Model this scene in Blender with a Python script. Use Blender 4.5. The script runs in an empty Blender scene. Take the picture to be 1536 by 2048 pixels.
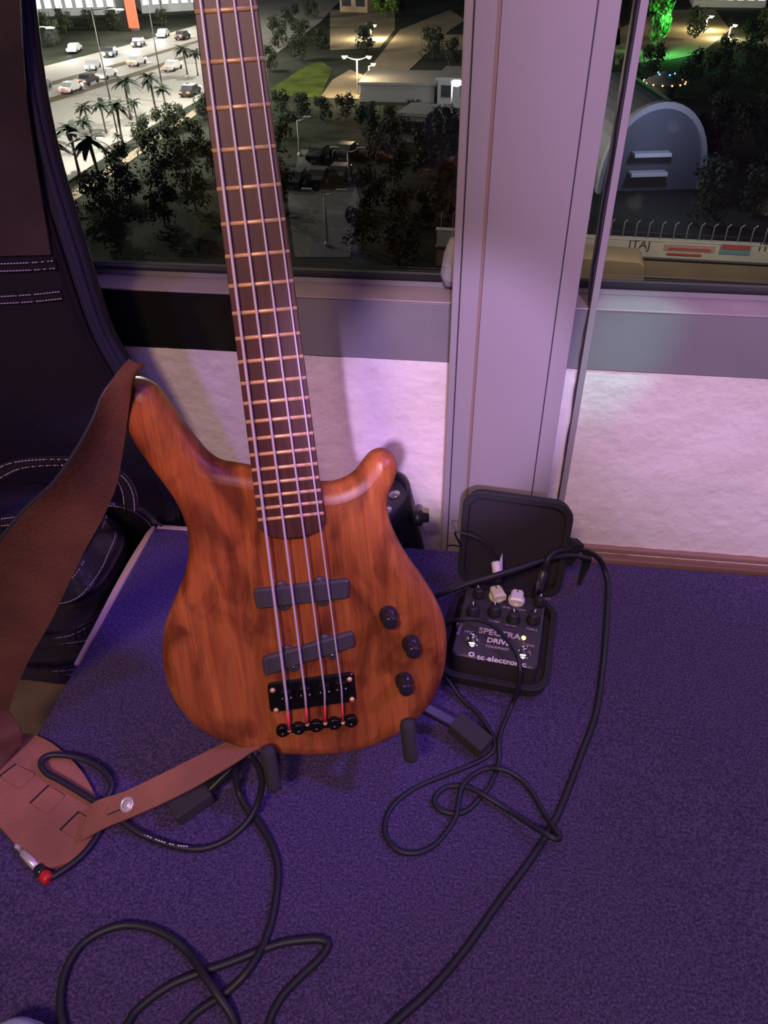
import bpy, bmesh, math, random
from mathutils import Vector, Matrix, noise
random.seed(7)
sc = bpy.context.scene
COL = sc.collection
PI = math.pi

# ------------------------------------------------------------------ camera
FPX = 1550.0
TH, PS, RO = math.radians(39.2), math.radians(8.3), math.radians(1.03)
CAM = Vector((0, 0, 0.92))
_h = Vector((-math.sin(PS), math.cos(PS), 0)); _r = Vector((math.cos(PS), math.sin(PS), 0)); _z = Vector((0, 0, 1))
FW = math.cos(TH) * _h - math.sin(TH) * _z
_u = math.sin(TH) * _h + math.cos(TH) * _z
RT = _r * math.cos(RO) - _u * math.sin(RO)
UP = _u * math.cos(RO) + _r * math.sin(RO)
cd = bpy.data.cameras.new('camera'); cam = bpy.data.objects.new('camera', cd); COL.objects.link(cam)
cam.matrix_world = Matrix(((RT.x, UP.x, -FW.x, CAM.x), (RT.y, UP.y, -FW.y, CAM.y), (RT.z, UP.z, -FW.z, CAM.z), (0, 0, 0, 1)))
cd.sensor_fit = 'VERTICAL'; cd.sensor_height = 24; cd.lens = FPX / 2048 * 24
cd.clip_start = 0.02; cd.clip_end = 4000
sc.camera = cam

# ------------------------------------------------------------------ world, lights, exposure
sc.view_settings.view_transform = 'Standard'; sc.view_settings.look = 'None'
sc.view_settings.gamma = 1; sc.view_settings.use_curve_mapping = False
sc.view_settings.exposure = 0.0
w = bpy.data.worlds.new('night'); sc.world = w; w.use_nodes = True
w.node_tree.nodes['Background'].inputs[0].default_value = (0.030, 0.034, 0.040, 1)
w.node_tree.nodes['Background'].inputs[1].default_value = 1.0


def look(loc, tgt):
    return (Vector(tgt) - Vector(loc)).to_track_quat('-Z', 'Y').to_euler()


def light(name, kind, loc, tgt, col, power, size=0.3, cone=60, blend=0.3):
    l = bpy.data.lights.new(name, kind); l.color = col; l.energy = power
    o = bpy.data.objects.new(name, l); COL.objects.link(o); o.location = loc
    if tgt is not None: o.rotation_euler = look(loc, tgt)
    if kind == 'AREA': l.shape = 'DISK'; l.size = size
    else: l.shadow_soft_size = size
    if kind == 'SPOT': l.spot_size = math.radians(cone); l.spot_blend = blend
    return o


# stage lamps of the room and some added spots, all hung high behind and beside the photographer
light('violet_stage_wash', 'SPOT', (0.85, -2.0, 2.4), (0.80, 1.2, 0.86), (0.72, 0.47, 1.0), 430, 0.06, 31, 0.50)
light('lilac_wall_fill', 'SPOT', (0.16, -2.0, 2.2), (-0.055, 1.2, 0.20), (0.70, 0.48, 1.0), 560, 0.04, 7, 0.4)  # second spot added to brighten the wall between neck and column
light('violet_room_wash', 'AREA', (0.3, -1.6, 3.0), (-0.1, 0.6, 0.0), (0.62, 0.34, 1.0), 25, 1.0)
light('warm_house_lamp', 'AREA', (-0.35, -1.5, 2.6), (-0.2, 0.9, 0.3), (1.0, 0.66, 0.38), 48, 0.4)
light('magenta_side_lamp', 'SPOT', (-1.0, -1.0, 2.0), (-0.33, 0.66, 0.48), (1.0, 0.25, 0.62), 75, 0.12, 12, 1.0)
light('blue_top_lamp', 'SPOT', (0.75, 0.75, 2.7), (0.0, 0.75, 0.1), (0.22, 0.10, 1.0), 50, 0.06, 60, 0.6)
light('blue_left_lamp', 'SPOT', (-1.5, -1.2, 2.4), (-0.74, 0.95, 0.15), (0.32, 0.14, 1.0), 130, 0.15, 22, 0.6)
light('violet_right_lamp', 'SPOT', (1.6, 0.5, 1.9), (-0.02, 0.64, 0.30), (0.40, 0.20, 1.0), 150, 0.10, 18, 0.9)
light('cyan_sill_fill', 'SPOT', (0.75, 0.1, 2.3), (0.235, 1.2, 0.35), (0.16, 1.0, 0.72), 170, 0.02, 5, 1.0)  # narrow spot added to make the teal glow on the sill

# ------------------------------------------------------------------ helpers


def ray(x, y):
    return FW + RT * ((x - 768) / FPX) - UP * ((y - 1024) / FPX)


def az(x, y, Z):
    d = ray(x, y); return CAM + d * ((Z - CAM.z) / d.z)


def ay(x, y, Y):
    d = ray(x, y); return CAM + d * (Y / d.y)


def hexs(r, g, b):
    f = lambda c: ((c / 255 + 0.055) / 1.055) ** 2.4 if c > 10 else c / 255 / 12.92
    return (f(r), f(g), f(b), 1)


MATS = {}


def mat(name, c, rough=0.5, metal=0.0, c2=None, nscale=30, stretch=(1, 1, 1), bump=0.0, bscale=None, emit=None, estr=0, spec=0.5, detail=6, coat=0, lo=0.35, hi=0.65, sheen=0):
    m = bpy.data.materials.new(name); m.use_nodes = True; nt = m.node_tree; N = nt.nodes; L = nt.links
    p = N['Principled BSDF']
    c = tuple(c[:3]) + (1,)
    p.inputs['Base Color'].default_value = c; p.inputs['Roughness'].default_value = rough; p.inputs['Metallic'].default_value = metal
    p.inputs['Specular IOR Level'].default_value = spec
    if coat: p.inputs['Coat Weight'].default_value = coat; p.inputs['Coat Roughness'].default_value = 0.12
    if sheen: p.inputs['Sheen Weight'].default_value = sheen
    if emit: p.inputs['Emission Color'].default_value = tuple(emit[:3]) + (1,); p.inputs['Emission Strength'].default_value = estr
    tc = N.new('ShaderNodeTexCoord'); mp = N.new('ShaderNodeMapping'); mp.inputs['Scale'].default_value = stretch
    L.new(tc.outputs['Object'], mp.inputs['Vector'])
    if c2 is not None:
        n = N.new('ShaderNodeTexNoise'); n.inputs['Scale'].default_value = nscale; n.inputs['Detail'].default_value = detail
        L.new(mp.outputs[0], n.inputs['Vector'])
        r = N.new('ShaderNodeValToRGB'); r.color_ramp.elements[0].position = lo; r.color_ramp.elements[1].position = hi
        r.color_ramp.elements[0].color = c; r.color_ramp.elements[1].color = tuple(c2[:3]) + (1,)
        L.new(n.outputs['Fac'], r.inputs[0]); L.new(r.outputs[0], p.inputs['Base Color'])
    if bump:
        n = N.new('ShaderNodeTexNoise'); n.inputs['Scale'].default_value = bscale or nscale; n.inputs['Detail'].default_value = 5
        L.new(mp.outputs[0], n.inputs['Vector'])
        b = N.new('ShaderNodeBump'); b.inputs['Strength'].default_value = min(1, bump); b.inputs['Distance'].default_value = 0.004
        L.new(n.outputs['Fac'], b.inputs['Height']); L.new(b.outputs[0], p.inputs['Normal'])
    MATS[name] = m
    return m


def tag(o, label=None, cat=None, group=None, kind=None):
    if label: o['label'] = label
    if cat: o['category'] = cat
    if group: o['group'] = group
    if kind: o['kind'] = kind
    return o


def empty(name, loc=(0, 0, 0), M=None):
    o = bpy.data.objects.new(name, None); COL.objects.link(o); o.empty_display_size = 0.05
    if M is not None: o.matrix_world = M
    else: o.matrix_world = Matrix.Translation(Vector(loc))
    return o


class MB:
    def __init__(s): s.v = []; s.f = []; s.sm = []

    def add(s, vs, fs, smooth=False):
        b = len(s.v); s.v += [Vector(p) for p in vs]
        for f in fs: s.f.append([b + i for i in f]); s.sm.append(smooth)
        return s

    def box(s, lo, hi, M=None):
        x0, y0, z0 = lo; x1, y1, z1 = hi
        vs = [Vector(p) for p in ((x0, y0, z0), (x1, y0, z0), (x1, y1, z0), (x0, y1, z0), (x0, y0, z1), (x1, y0, z1), (x1, y1, z1), (x0, y1, z1))]
        if M: vs = [M @ p for p in vs]
        return s.add(vs, [(0, 3, 2, 1), (4, 5, 6, 7), (0, 1, 5, 4), (1, 2, 6, 5), (2, 3, 7, 6), (3, 0, 4, 7)])

    def bbox(s, lo, hi, b=0.003, M=None, seg=2):
        bm = bmesh.new(); bmesh.ops.create_cube(bm, size=1)
        for v in bm.verts: v.co = Vector([lo[i] + (hi[i] - lo[i]) * (v.co[i] + .5) for i in range(3)])
        bmesh.ops.bevel(bm, geom=bm.edges[:], offset=b, segments=seg, affect='EDGES', profile=0.5)
        bm.verts.index_update()
        vs = [(M @ v.co) if M else v.co.copy() for v in bm.verts]; fs = [[v.index for v in f.verts] for f in bm.faces]
        bm.free(); return s.add(vs, fs)

    def tube(s, pts, r, seg=8, caps=True):
        pts = [Vector(p) for p in pts]; n = len(pts)
        rr = r if isinstance(r, (list, tuple)) else [r] * n
        vs = []; fs = []; prev = None
        for i, p in enumerate(pts):
            t = (pts[min(i + 1, n - 1)] - pts[max(i - 1, 0)])
            t = t.normalized() if t.length > 1e-9 else Vector((0, 0, 1))
            if prev is None:
                a = t.cross(Vector((0, 0, 1)))
                if a.length < 1e-3: a = t.cross(Vector((1, 0, 0)))
            else: a = prev - t * prev.dot(t)
            a.normalize(); prev = a; b = t.cross(a)
            for k in range(seg):
                q = 2 * PI * k / seg; vs.append(p + (a * math.cos(q) + b * math.sin(q)) * rr[i])
        for i in range(n - 1):
            for k in range(seg):
                k2 = (k + 1) % seg; fs.append((i * seg + k, i * seg + k2, (i + 1) * seg + k2, (i + 1) * seg + k))
        s.add(vs, fs, True)
        if caps: b = len(s.v) - len(vs); s.f.append([b + k for k in range(seg)][::-1]); s.sm.append(False); s.f.append([b + (n - 1) * seg + k for k in range(seg)]); s.sm.append(False)
        return s

    def lathe(s, prof, M=None, seg=24, smooth=True):
        vs = []; fs = []
        for (r, z) in prof:
            for k in range(seg):
                q = 2 * PI * k / seg; p = Vector((r * math.cos(q), r * math.sin(q), z)); vs.append(M @ p if M else p)
        for i in range(len(prof) - 1):
            for k in range(seg):
                k2 = (k + 1) % seg; fs.append((i * seg + k, i * seg + k2, (i + 1) * seg + k2, (i + 1) * seg + k))
        b = len(s.v); s.add(vs, fs, smooth)
        if prof[0][0] > 1e-6: s.f.append([b + k for k in range(seg)][::-1]); s.sm.append(False)
        if prof[-1][0] > 1e-6: s.f.append([b + (len(prof) - 1) * seg + k for k in range(seg)]); s.sm.append(False)
        return s

    def prism(s, poly, z0, z1, M=None, inset=0.0):
        n = len(poly); poly = [Vector((p[0], p[1])) for p in poly]
        c = sum(poly, Vector((0, 0))) / n
        top = offset_poly(poly, inset) if inset else poly
        vs = [Vector((p.x, p.y, z0)) for p in poly] + [Vector((p.x, p.y, z1 - inset)) for p in poly] + [Vector((p.x, p.y, z1)) for p in top]
        if M: vs = [M @ p for p in vs]
        fs = []
        for i in range(n):
            j = (i + 1) % n; fs += [(i, j, n + j, n + i), (n + i, n + j, 2 * n + j, 2 * n + i)]
        fs += [tuple(range(n))[::-1], tuple(2 * n + i for i in range(n))]
        return s.add(vs, fs)

    def strip(s, A, B, thick=0.0, cols=1, bulge=0.0):
        """ribbon between two point rows, thickness along its normal"""
        n = len(A); A = [Vector(a) for a in A]; B = [Vector(b) for b in B]
        nr = []
        for i in range(n):
            t = (A[min(i + 1, n - 1)] - A[max(i - 1, 0)] + B[min(i + 1, n - 1)] - B[max(i - 1, 0)]).normalized()
            nr.append(t.cross(B[i] - A[i]).normalized())
        vs = []; m = cols; fs = []; w = 2 * (m + 1)
        for i in range(n):
            row = [A[i].lerp(B[i], k / m) + nr[i] * (bulge * math.sin(PI * k / m)) for k in range(m + 1)]
            vs += row + [p + nr[i] * thick for p in reversed(row)]
        for i in range(n - 1):
            for k in range(w): fs.append((w * i + k, w * i + (k + 1) % w, w * i + w + (k + 1) % w, w * i + w + k))
        fs += [tuple(range(w))[::-1], tuple(w * (n - 1) + k for k in range(w))]
        return s.add(vs, fs, False)

    def build(s, name, m, parent=None, loc=None, world=True, autosmooth=None):
        """world=True: verts are world coords, moved into the frame of the parent (or origin loc)"""
        vs = s.v
        if parent is not None and world:
            I = parent.matrix_world.inverted() if parent.name not in WM else WM[parent.name].inverted()
            vs = [I @ p for p in vs]
        if parent is None and loc is not None:
            L = Vector(loc); vs = [p - L for p in vs]
        me = bpy.data.meshes.new(name); me.from_pydata([tuple(p) for p in vs], [], s.f); me.update()
        bm = bmesh.new(); bm.from_mesh(me); bmesh.ops.recalc_face_normals(bm, faces=bm.faces[:]); bm.to_mesh(me); bm.free()
        me.polygons.foreach_set('use_smooth', s.sm)
        if autosmooth: me.polygons.foreach_set('use_smooth', [True] * len(me.polygons)); me.set_sharp_from_angle(angle=math.radians(autosmooth))
        me.materials.append(MATS[m] if isinstance(m, str) else m)
        o = bpy.data.objects.new(name, me); COL.objects.link(o)
        if parent is not None:
            o.parent = parent
            WM[o.name] = WM.get(parent.name, parent.matrix_world.copy())
        elif loc is not None:
            o.location = loc; WM[o.name] = Matrix.Translation(Vector(loc))
        else: WM[o.name] = Matrix.Identity(4)
        return o


WM = {}


def offset_poly(P, d):
    """inward offset of a closed CCW/CW polygon"""
    n = len(P); A = sum(P[i].x * P[(i + 1) % n].y - P[(i + 1) % n].x * P[i].y for i in range(n)); sg = 1 if A > 0 else -1
    out = []
    for i in range(n):
        a, b, c = P[i - 1], P[i], P[(i + 1) % n]
        t = ((b - a).normalized() + (c - b).normalized())
        t = t.normalized() if t.length > 1e-9 else (c - b).normalized()
        nn = Vector((-t.y, t.x)) * sg
        k = max(0.5, abs(nn.dot(Vector((-(b - a).normalized().y, (b - a).normalized().x)))))
        out.append(b + nn * d / k)
    return out


def crom(P, per=6, closed=False):
    P = [Vector(p) for p in P]; n = len(P); out = []
    rng = n if closed else n - 1
    for i in range(rng):
        p0 = P[(i - 1) % n] if closed or i > 0 else P[0]; p1 = P[i]; p2 = P[(i + 1) % n]; p3 = P[(i + 2) % n] if closed or i + 2 < n else P[-1]
        for k in range(per):
            t = k / per
            out.append(0.5 * ((2 * p1) + (p2 - p0) * t + (2 * p0 - 5 * p1 + 4 * p2 - p3) * t * t + (3 * p1 - p0 - 3 * p2 + p3) * t ** 3))
    if not closed: out.append(P[-1])
    return out


def rrect(w, h, r, seg=5, cx=0, cy=0):
    out = []
    for (sx, sy, a0) in ((1, -1, -90), (1, 1, 0), (-1, 1, 90), (-1, -1, 180)):
        for k in range(seg + 1):
            a = math.radians(a0 + 90 * k / seg); out.append(Vector((cx + sx * (w / 2 - r) + r * math.cos(a), cy + sy * (h / 2 - r) + r * math.sin(a))))
    return out


def basis(o, x, y, z):
    return Matrix(((x.x, y.x, z.x, o.x), (x.y, y.y, z.y, o.y), (x.z, y.z, z.z, o.z), (0, 0, 0, 1)))


def dirM(o, d):
    d = Vector(d).normalized(); a = d.cross(Vector((0, 0, 1)))
    if a.length < 1e-3: a = Vector((1, 0, 0))
    a.normalize(); return basis(Vector(o), a, d.cross(a), d)


def copy_tree(o, parent=None):
    c = o.copy(); COL.objects.link(c)
    if parent is not None: c.parent = parent
    for ch in list(o.children): copy_tree(ch, c)
    return c


def text_mesh(s, size, M, name, m, parent, ext=0.0002, align='CENTER', sx=1.0, bold=0.0):
    cu = bpy.data.curves.new(name, 'FONT'); cu.body = s; cu.size = size; cu.align_x = align; cu.align_y = 'CENTER'; cu.extrude = ext; cu.resolution_u = 3; cu.offset = bold
    t = bpy.data.objects.new(name + '_tmp', cu); COL.objects.link(t)
    dg = bpy.context.evaluated_depsgraph_get(); me = bpy.data.meshes.new_from_object(t.evaluated_get(dg))
    bpy.data.objects.remove(t); bpy.data.curves.remove(cu)
    I = WM.get(parent.name, parent.matrix_world).inverted()
    for v in me.vertices: v.co = I @ (M @ Vector((v.co.x * sx, v.co.y, v.co.z)))
    me.materials.clear(); me.materials.append(MATS[m])
    o = bpy.data.objects.new(name, me); COL.objects.link(o); o.parent = parent; WM[o.name] = WM.get(parent.name, parent.matrix_world.copy())
    return o


# ------------------------------------------------------------------ materials
mat('carpet', (0.056, 0.040, 0.104), 0.95, c2=(0.162, 0.115, 0.275), nscale=340, bump=1.0, bscale=600, spec=0.1, lo=0.38, hi=0.70, detail=10)
mat('raw_wood', (0.62, 0.46, 0.34), 0.7, c2=(0.45, 0.31, 0.22), nscale=30, stretch=(1, 0.1, 1))
mat('lower_floor', (0.16, 0.12, 0.05), 0.45, c2=(0.11, 0.085, 0.035), nscale=8)
mat('plaster', (0.80, 0.74, 0.70), 0.85, c2=(0.72, 0.66, 0.60), nscale=9, bump=1.0, bscale=42, spec=0.2)
mat('sill_glass', (0.012, 0.013, 0.010), 0.12, spec=0.6)
mat('sill_metal', (0.24, 0.235, 0.24), 0.38, 0.1, c2=(0.20, 0.195, 0.20), nscale=5, spec=0.5)
mat('sill_top', (0.30, 0.24, 0.23), 0.5, 0.0, c2=(0.24, 0.2, 0.19), nscale=12)
mat('column_paint', (0.305, 0.275, 0.29), 0.45, c2=(0.285, 0.255, 0.27), nscale=3)
mat('joint_dark', (0.03, 0.025, 0.04), 0.6)
mat('joint_brown', (0.24, 0.16, 0.13), 0.6)
mat('rubber_seal', (0.02, 0.022, 0.024), 0.5)
mat('sealant', (0.36, 0.35, 0.38), 0.8, bump=0.8, bscale=120)
mat('rail_paint', (0.30, 0.17, 0.13), 0.5)
mat('black_plastic', (0.018, 0.018, 0.021), 0.42)
mat('black_matte', (0.016, 0.016, 0.019), 0.75)
mat('foam_black', (0.03, 0.029, 0.032), 0.9)
mat('cable_black', (0.013, 0.013, 0.021), 0.55)
mat('pickup_black', (0.055, 0.050, 0.064), 0.42)
mat('bridge_black', (0.014, 0.013, 0.015), 0.3, 0.6)
mat('knob_black', (0.05, 0.046, 0.06), 0.16, 0.6)
mat('chrome', (0.8, 0.78, 0.76), 0.12, 1.0)
mat('plug_metal', (0.72, 0.66, 0.62), 0.32, 0.45)
mat('nickel_dark', (0.4, 0.38, 0.37), 0.3, 1.0)
mat('brass', (0.88, 0.55, 0.28), 0.42, 0.35)
mat('string_steel', (0.85, 0.76, 0.84), 0.45, 0.35, c2=(0.66, 0.58, 0.66), nscale=900, stretch=(0.1, 6, 0.1))
mat('silk_red', (0.75, 0.05, 0.07), 0.6)
mat('fretboard', (0.085, 0.030, 0.027), 0.42, c2=(0.060, 0.021, 0.020), nscale=26, stretch=(10, 0.6, 1))
mat('neck_wood', (0.16, 0.06, 0.03), 0.4, c2=(0.10, 0.035, 0.02), nscale=30, stretch=(6, 0.4, 6))
mat('leather_black', (0.014, 0.012, 0.017), 0.30, bump=0.25, bscale=60, spec=0.55)
mat('leather_reflection', (0.055, 0.035, 0.035), 0.30, c2=(0.03, 0.02, 0.022), nscale=6, bump=0.2, bscale=50)  # brown tones paint the warm reflection on the black leather
mat('fabric_navy', (0.018, 0.015, 0.04), 0.8)
mat('thread', (0.42, 0.34, 0.40), 0.8)
mat('leather_brown', (0.125, 0.052, 0.027), 0.7, c2=(0.055, 0.023, 0.018), nscale=7, bump=0.3, bscale=220, spec=0.2)
mat('leather_tan', (0.34, 0.145, 0.085), 0.8, c2=(0.24, 0.10, 0.065), nscale=9, bump=0.3, bscale=260, spec=0.2)
mat('leather_dark', (0.02, 0.02, 0.025), 0.4)
mat('pedal_paint', (0.035, 0.03, 0.036), 0.42, c2=(0.045, 0.037, 0.042), nscale=400, bump=0.12, bscale=900)
mat('white_plastic', (0.78, 0.74, 0.70), 0.4)
mat('cream_plastic', (0.72, 0.66, 0.46), 0.4)
mat('print_white', (0.75, 0.70, 0.72), 0.6)
mat('print_dim', (0.50, 0.42, 0.44), 0.6)
mat('led_orange', (1, 0.6, 0.1), 0.4, emit=(1.0, 0.50, 0.06), estr=9)
mat('case_fabric', (0.017, 0.016, 0.020), 0.85, bump=0.3, bscale=500)
mat('case_inside', (0.024, 0.018, 0.028), 0.95)
mat('red_plastic', (0.55, 0.02, 0.025), 0.4)
mat('par_black', (0.012, 0.013, 0.016), 0.45)
mat('par_face', (0.06, 0.05, 0.07), 0.4)
mat('lens', (0.62, 0.58, 0.62), 0.15, 0.5)
mat('velcro', (0.008, 0.008, 0.009), 0.95)
mat('pale_blue', (0.42, 0.50, 0.66), 0.5)
# outdoors
mat('ground_dark', (0.030, 0.034, 0.026), 1, c2=(0.055, 0.058, 0.045), nscale=0.09, spec=0)
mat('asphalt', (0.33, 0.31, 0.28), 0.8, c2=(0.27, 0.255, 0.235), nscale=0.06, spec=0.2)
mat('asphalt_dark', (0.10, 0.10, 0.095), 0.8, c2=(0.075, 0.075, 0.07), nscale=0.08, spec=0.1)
mat('sand', (0.34, 0.28, 0.20), 0.95, c2=(0.26, 0.21, 0.15), nscale=0.1, spec=0)
mat('grass', (0.10, 0.13, 0.03), 1, c2=(0.05, 0.07, 0.018), nscale=0.25, spec=0)
mat('median', (0.15, 0.13, 0.10), 0.95, spec=0)
mat('lane_paint', (0.6, 0.58, 0.52), 0.8)
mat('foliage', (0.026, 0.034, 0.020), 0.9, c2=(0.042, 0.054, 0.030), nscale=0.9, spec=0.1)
mat('foliage_lit', (0.10, 0.20, 0.05), 0.9, c2=(0.06, 0.12, 0.03), nscale=0.9, spec=0.1)  # brighter copy of foliage, lamplight put into the leaf colour
mat('palm_leaf', (0.022, 0.030, 0.020), 0.8, spec=0.2)
mat('bark', (0.09, 0.07, 0.05), 0.95)
mat('pole_grey', (0.40, 0.39, 0.36), 0.6)
mat('pole_dark', (0.012, 0.012, 0.012), 0.8)
mat('pole_lit', (0.50, 0.46, 0.36), 0.6)  # paler, warmer copy of the grey pole, lamplight painted in
mat('white_wall', (0.62, 0.57, 0.52), 0.9, c2=(0.55, 0.5, 0.45), nscale=0.5)
mat('tan_wall', (0.36, 0.27, 0.17), 0.9, c2=(0.30, 0.22, 0.14), nscale=0.4)
mat('roof_grey', (0.17, 0.165, 0.165), 0.9)
mat('roof_dark', (0.10, 0.10, 0.11), 0.9)
mat('shell_metal', (0.12, 0.125, 0.15), 0.6)
mat('shell_rim', (0.34, 0.34, 0.36), 0.7)
mat('bld_white', (0.62, 0.64, 0.66), 0.8)
mat('lamp_white', (1, 1, 1), 0.4, emit=(0.86, 0.93, 1.0), estr=40)
mat('lamp_warm', (1, 1, 1), 0.4, emit=(1.0, 0.78, 0.45), estr=22)
mat('headlight', (1, 1, 1), 0.4, emit=(0.92, 0.96, 1.0), estr=26)
mat('taillight', (1, 0.1, 0.05), 0.4, emit=(1.0, 0.09, 0.03), estr=7)
mat('neon_red', (0.6, 0.1, 0.05), 0.5, emit=(1.0, 0.16, 0.08), estr=1.1)
mat('lit_window', (0.9, 0.9, 0.9), 0.5, emit=(0.90, 0.95, 1.0), estr=6)
mat('orange_bulb', (1, 0.6, 0.3), 0.5, emit=(1.0, 0.42, 0.12), estr=5)
mat('blue_bulb', (0.3, 0.6, 1), 0.5, emit=(0.2, 0.55, 1.0), estr=3)
mat('car_white', (0.55, 0.55, 0.56), 0.3)
mat('car_dark', (0.05, 0.05, 0.055), 0.3)
mat('car_glass', (0.02, 0.022, 0.025), 0.1)
mat('tyre', (0.01, 0.01, 0.01), 0.9)
mat('sign_pink', (0.48, 0.30, 0.28), 0.8)
mat('sign_red', (0.45, 0.08, 0.07), 0.8)
mat('sign_teal', (0.16, 0.30, 0.32), 0.8)
mat('print_dark', (0.08, 0.05, 0.05), 0.8)


def wood_mat():
    m = bpy.data.materials.new('bass_wood'); m.use_nodes = True; nt = m.node_tree; N = nt.nodes; L = nt.links; p = N['Principled BSDF']
    tc = N.new('ShaderNodeTexCoord')
    def nz(scale, st, det=5, dist=0.0):
        mp = N.new('ShaderNodeMapping'); mp.inputs['Scale'].default_value = st; L.new(tc.outputs['Object'], mp.inputs[0])
        n = N.new('ShaderNodeTexNoise'); n.inputs['Scale'].default_value = scale; n.inputs['Detail'].default_value = det; n.inputs['Distortion'].default_value = dist
        L.new(mp.outputs[0], n.inputs['Vector']); return n
    a = nz(13, (4.0, 0.55, 1), 6, 0.5); b = nz(10, (1.7, 0.8, 1), 4, 1.2); g = nz(160, (3, 0.06, 1), 3)
    r = N.new('ShaderNodeValToRGB'); e = r.color_ramp.elements
    e[0].position = 0.25; e[0].color = (0.20, 0.045, 0.013, 1); e[1].position = 0.75; e[1].color = (0.47, 0.148, 0.036, 1)
    x = r.color_ramp.elements.new(0.48); x.color = (0.33, 0.088, 0.023, 1)
    L.new(a.outputs['Fac'], r.inputs[0])
    r2 = N.new('ShaderNodeValToRGB'); e = r2.color_ramp.elements; e[0].position = 0.36; e[0].color = (0.42, 0.36, 0.40, 1); e[1].position = 0.53; e[1].color = (1, 1, 1, 1)
    L.new(b.outputs['Fac'], r2.inputs[0])
    r3 = N.new('ShaderNodeValToRGB'); e = r3.color_ramp.elements; e[0].position = 0.35; e[0].color = (0.82, 0.80, 0.80, 1); e[1].position = 0.6; e[1].color = (1.05, 1.05, 1.05, 1)
    L.new(g.outputs['Fac'], r3.inputs[0])
    m1 = N.new('ShaderNodeMix'); m1.data_type = 'RGBA'; m1.blend_type = 'MULTIPLY'; m1.inputs[0].default_value = 1
    m2 = N.new('ShaderNodeMix'); m2.data_type = 'RGBA'; m2.blend_type = 'MULTIPLY'; m2.inputs[0].default_value = 1
    L.new(r.outputs[0], m1.inputs[6]); L.new(r2.outputs[0], m1.inputs[7]); L.new(m1.outputs[2], m2.inputs[6]); L.new(r3.outputs[0], m2.inputs[7])
    L.new(m2.outputs[2], p.inputs['Base Color']); p.inputs['Roughness'].default_value = 0.40; p.inputs['Specular IOR Level'].default_value = 0.45
    MATS['bass_wood'] = m


wood_mat()


def glass_mat():
    m = bpy.data.materials.new('window_glass'); m.use_nodes = True; nt = m.node_tree; N = nt.nodes; L = nt.links
    N.remove(N['Principled BSDF']); out = N['Material Output']
    t = N.new('ShaderNodeBsdfTransparent'); t.inputs[0].default_value = (0.93, 0.95, 0.95, 1)
    g = N.new('ShaderNodeBsdfGlossy'); g.inputs['Roughness'].default_value = 0.02
    fr = N.new('ShaderNodeFresnel'); fr.inputs[0].default_value = 1.5
    mx = N.new('ShaderNodeMixShader'); L.new(fr.outputs[0], mx.inputs[0]); L.new(t.outputs[0], mx.inputs[1]); L.new(g.outputs[0], mx.inputs[2]); L.new(mx.outputs[0], out.inputs[0])
    MATS['window_glass'] = m


glass_mat()

# ------------------------------------------------------------------ the room
SX0 = -0.582          # left edge of the stage
SY1 = 1.025           # back edge of the stage
ZF = -0.22            # lower floor
YW = 1.205            # plaster face
ZS0, ZS1 = 0.275, 0.385   # sill band
YG = 1.266            # glass
fl = MB().box((-3.0, -2.5, ZF - 0.1), (3.0, YW + 0.15, ZF)).build('floor', 'lower_floor')
tag(fl, 'bare yellowish brown lower floor beside the stage', None, None, 'structure')
wl = MB()
nx, nz_ = 220, 40     # plaster relief as a fine grid
vs = []; fs = []
x0, x1 = -2.6, 2.6
for j in range(nz_ + 1):
    for i in range(nx + 1):
        x = x0 + (x1 - x0) * i / nx; z = ZF + (ZS0 - ZF) * j / nz_
        d = 0.0022 * noise.noise(Vector((x * 38, z * 60, 3.1))) + 0.0015 * noise.noise(Vector((x * 90, z * 120, 7)))
        vs.append((x, YW - 0.002 + d, z))
for j in range(nz_):
    for i in range(nx):
        a = j * (nx + 1) + i; fs.append((a, a + 1, a + nx + 2, a + nx + 1))
wl.add(vs, fs, True)
wl.box((-2.6, YW + 0.006, ZF), (2.6, YW + 0.2, ZS0 + 0.003))
tag(wl.build('wall_back', 'plaster'), 'rough white plaster wall under the windows', None, None, 'structure')


def window(name, xa, xb, label, panels):
    t = empty(name, (0.5 * (xa + xb), YG, ZS0)); tag(t, label, None, None, 'structure')
    MB().bbox((xa, YW, ZS0), (xb, YG + 0.05, ZS1 - 0.004), 0.003).build('window_sill', 'sill_metal', t)
    for (pa_, pb_, pm_) in panels: MB().bbox((pa_ + 0.001, YW - 0.006, ZS0), (pb_ - 0.001, YW + 0.002, ZS1 - 0.004), 0.001).build('sill_panel', pm_, t)
    MB().bbox((xa, YW - 0.008, ZS1 - 0.004), (xb, YG - 0.012, ZS1), 0.0015).build('sill_cap', 'sill_top', t)
    MB().bbox((xa, YG - 0.012, ZS1 - 0.003), (xb, YG + 0.02, ZS1 + 0.014), 0.003).build('window_frame', 'sill_metal', t)
    MB().tube([(xa, YG - 0.010, ZS1 + 0.015), (xb, YG - 0.010, ZS1 + 0.015)], 0.006, 8).build('rubber_seal', 'rubber_seal', t)
    MB().box((xa, YG - 0.003, ZS1 + 0.01), (xb, YG + 0.003, 2.6)).build('pane', 'window_glass', t)
    return t


w1 = window('window_1', -2.6, 0.03, 'tall window behind the bass guitar with a metal sill', [(-2.6, -0.325, 'sill_glass'), (-0.325, 0.03, 'sill_metal')])
w2 = window('window_2', 0.03, 2.6, 'tall window beyond the thin mullion fin with a metal sill', [(0.03, 2.6, 'sill_metal')])
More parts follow.
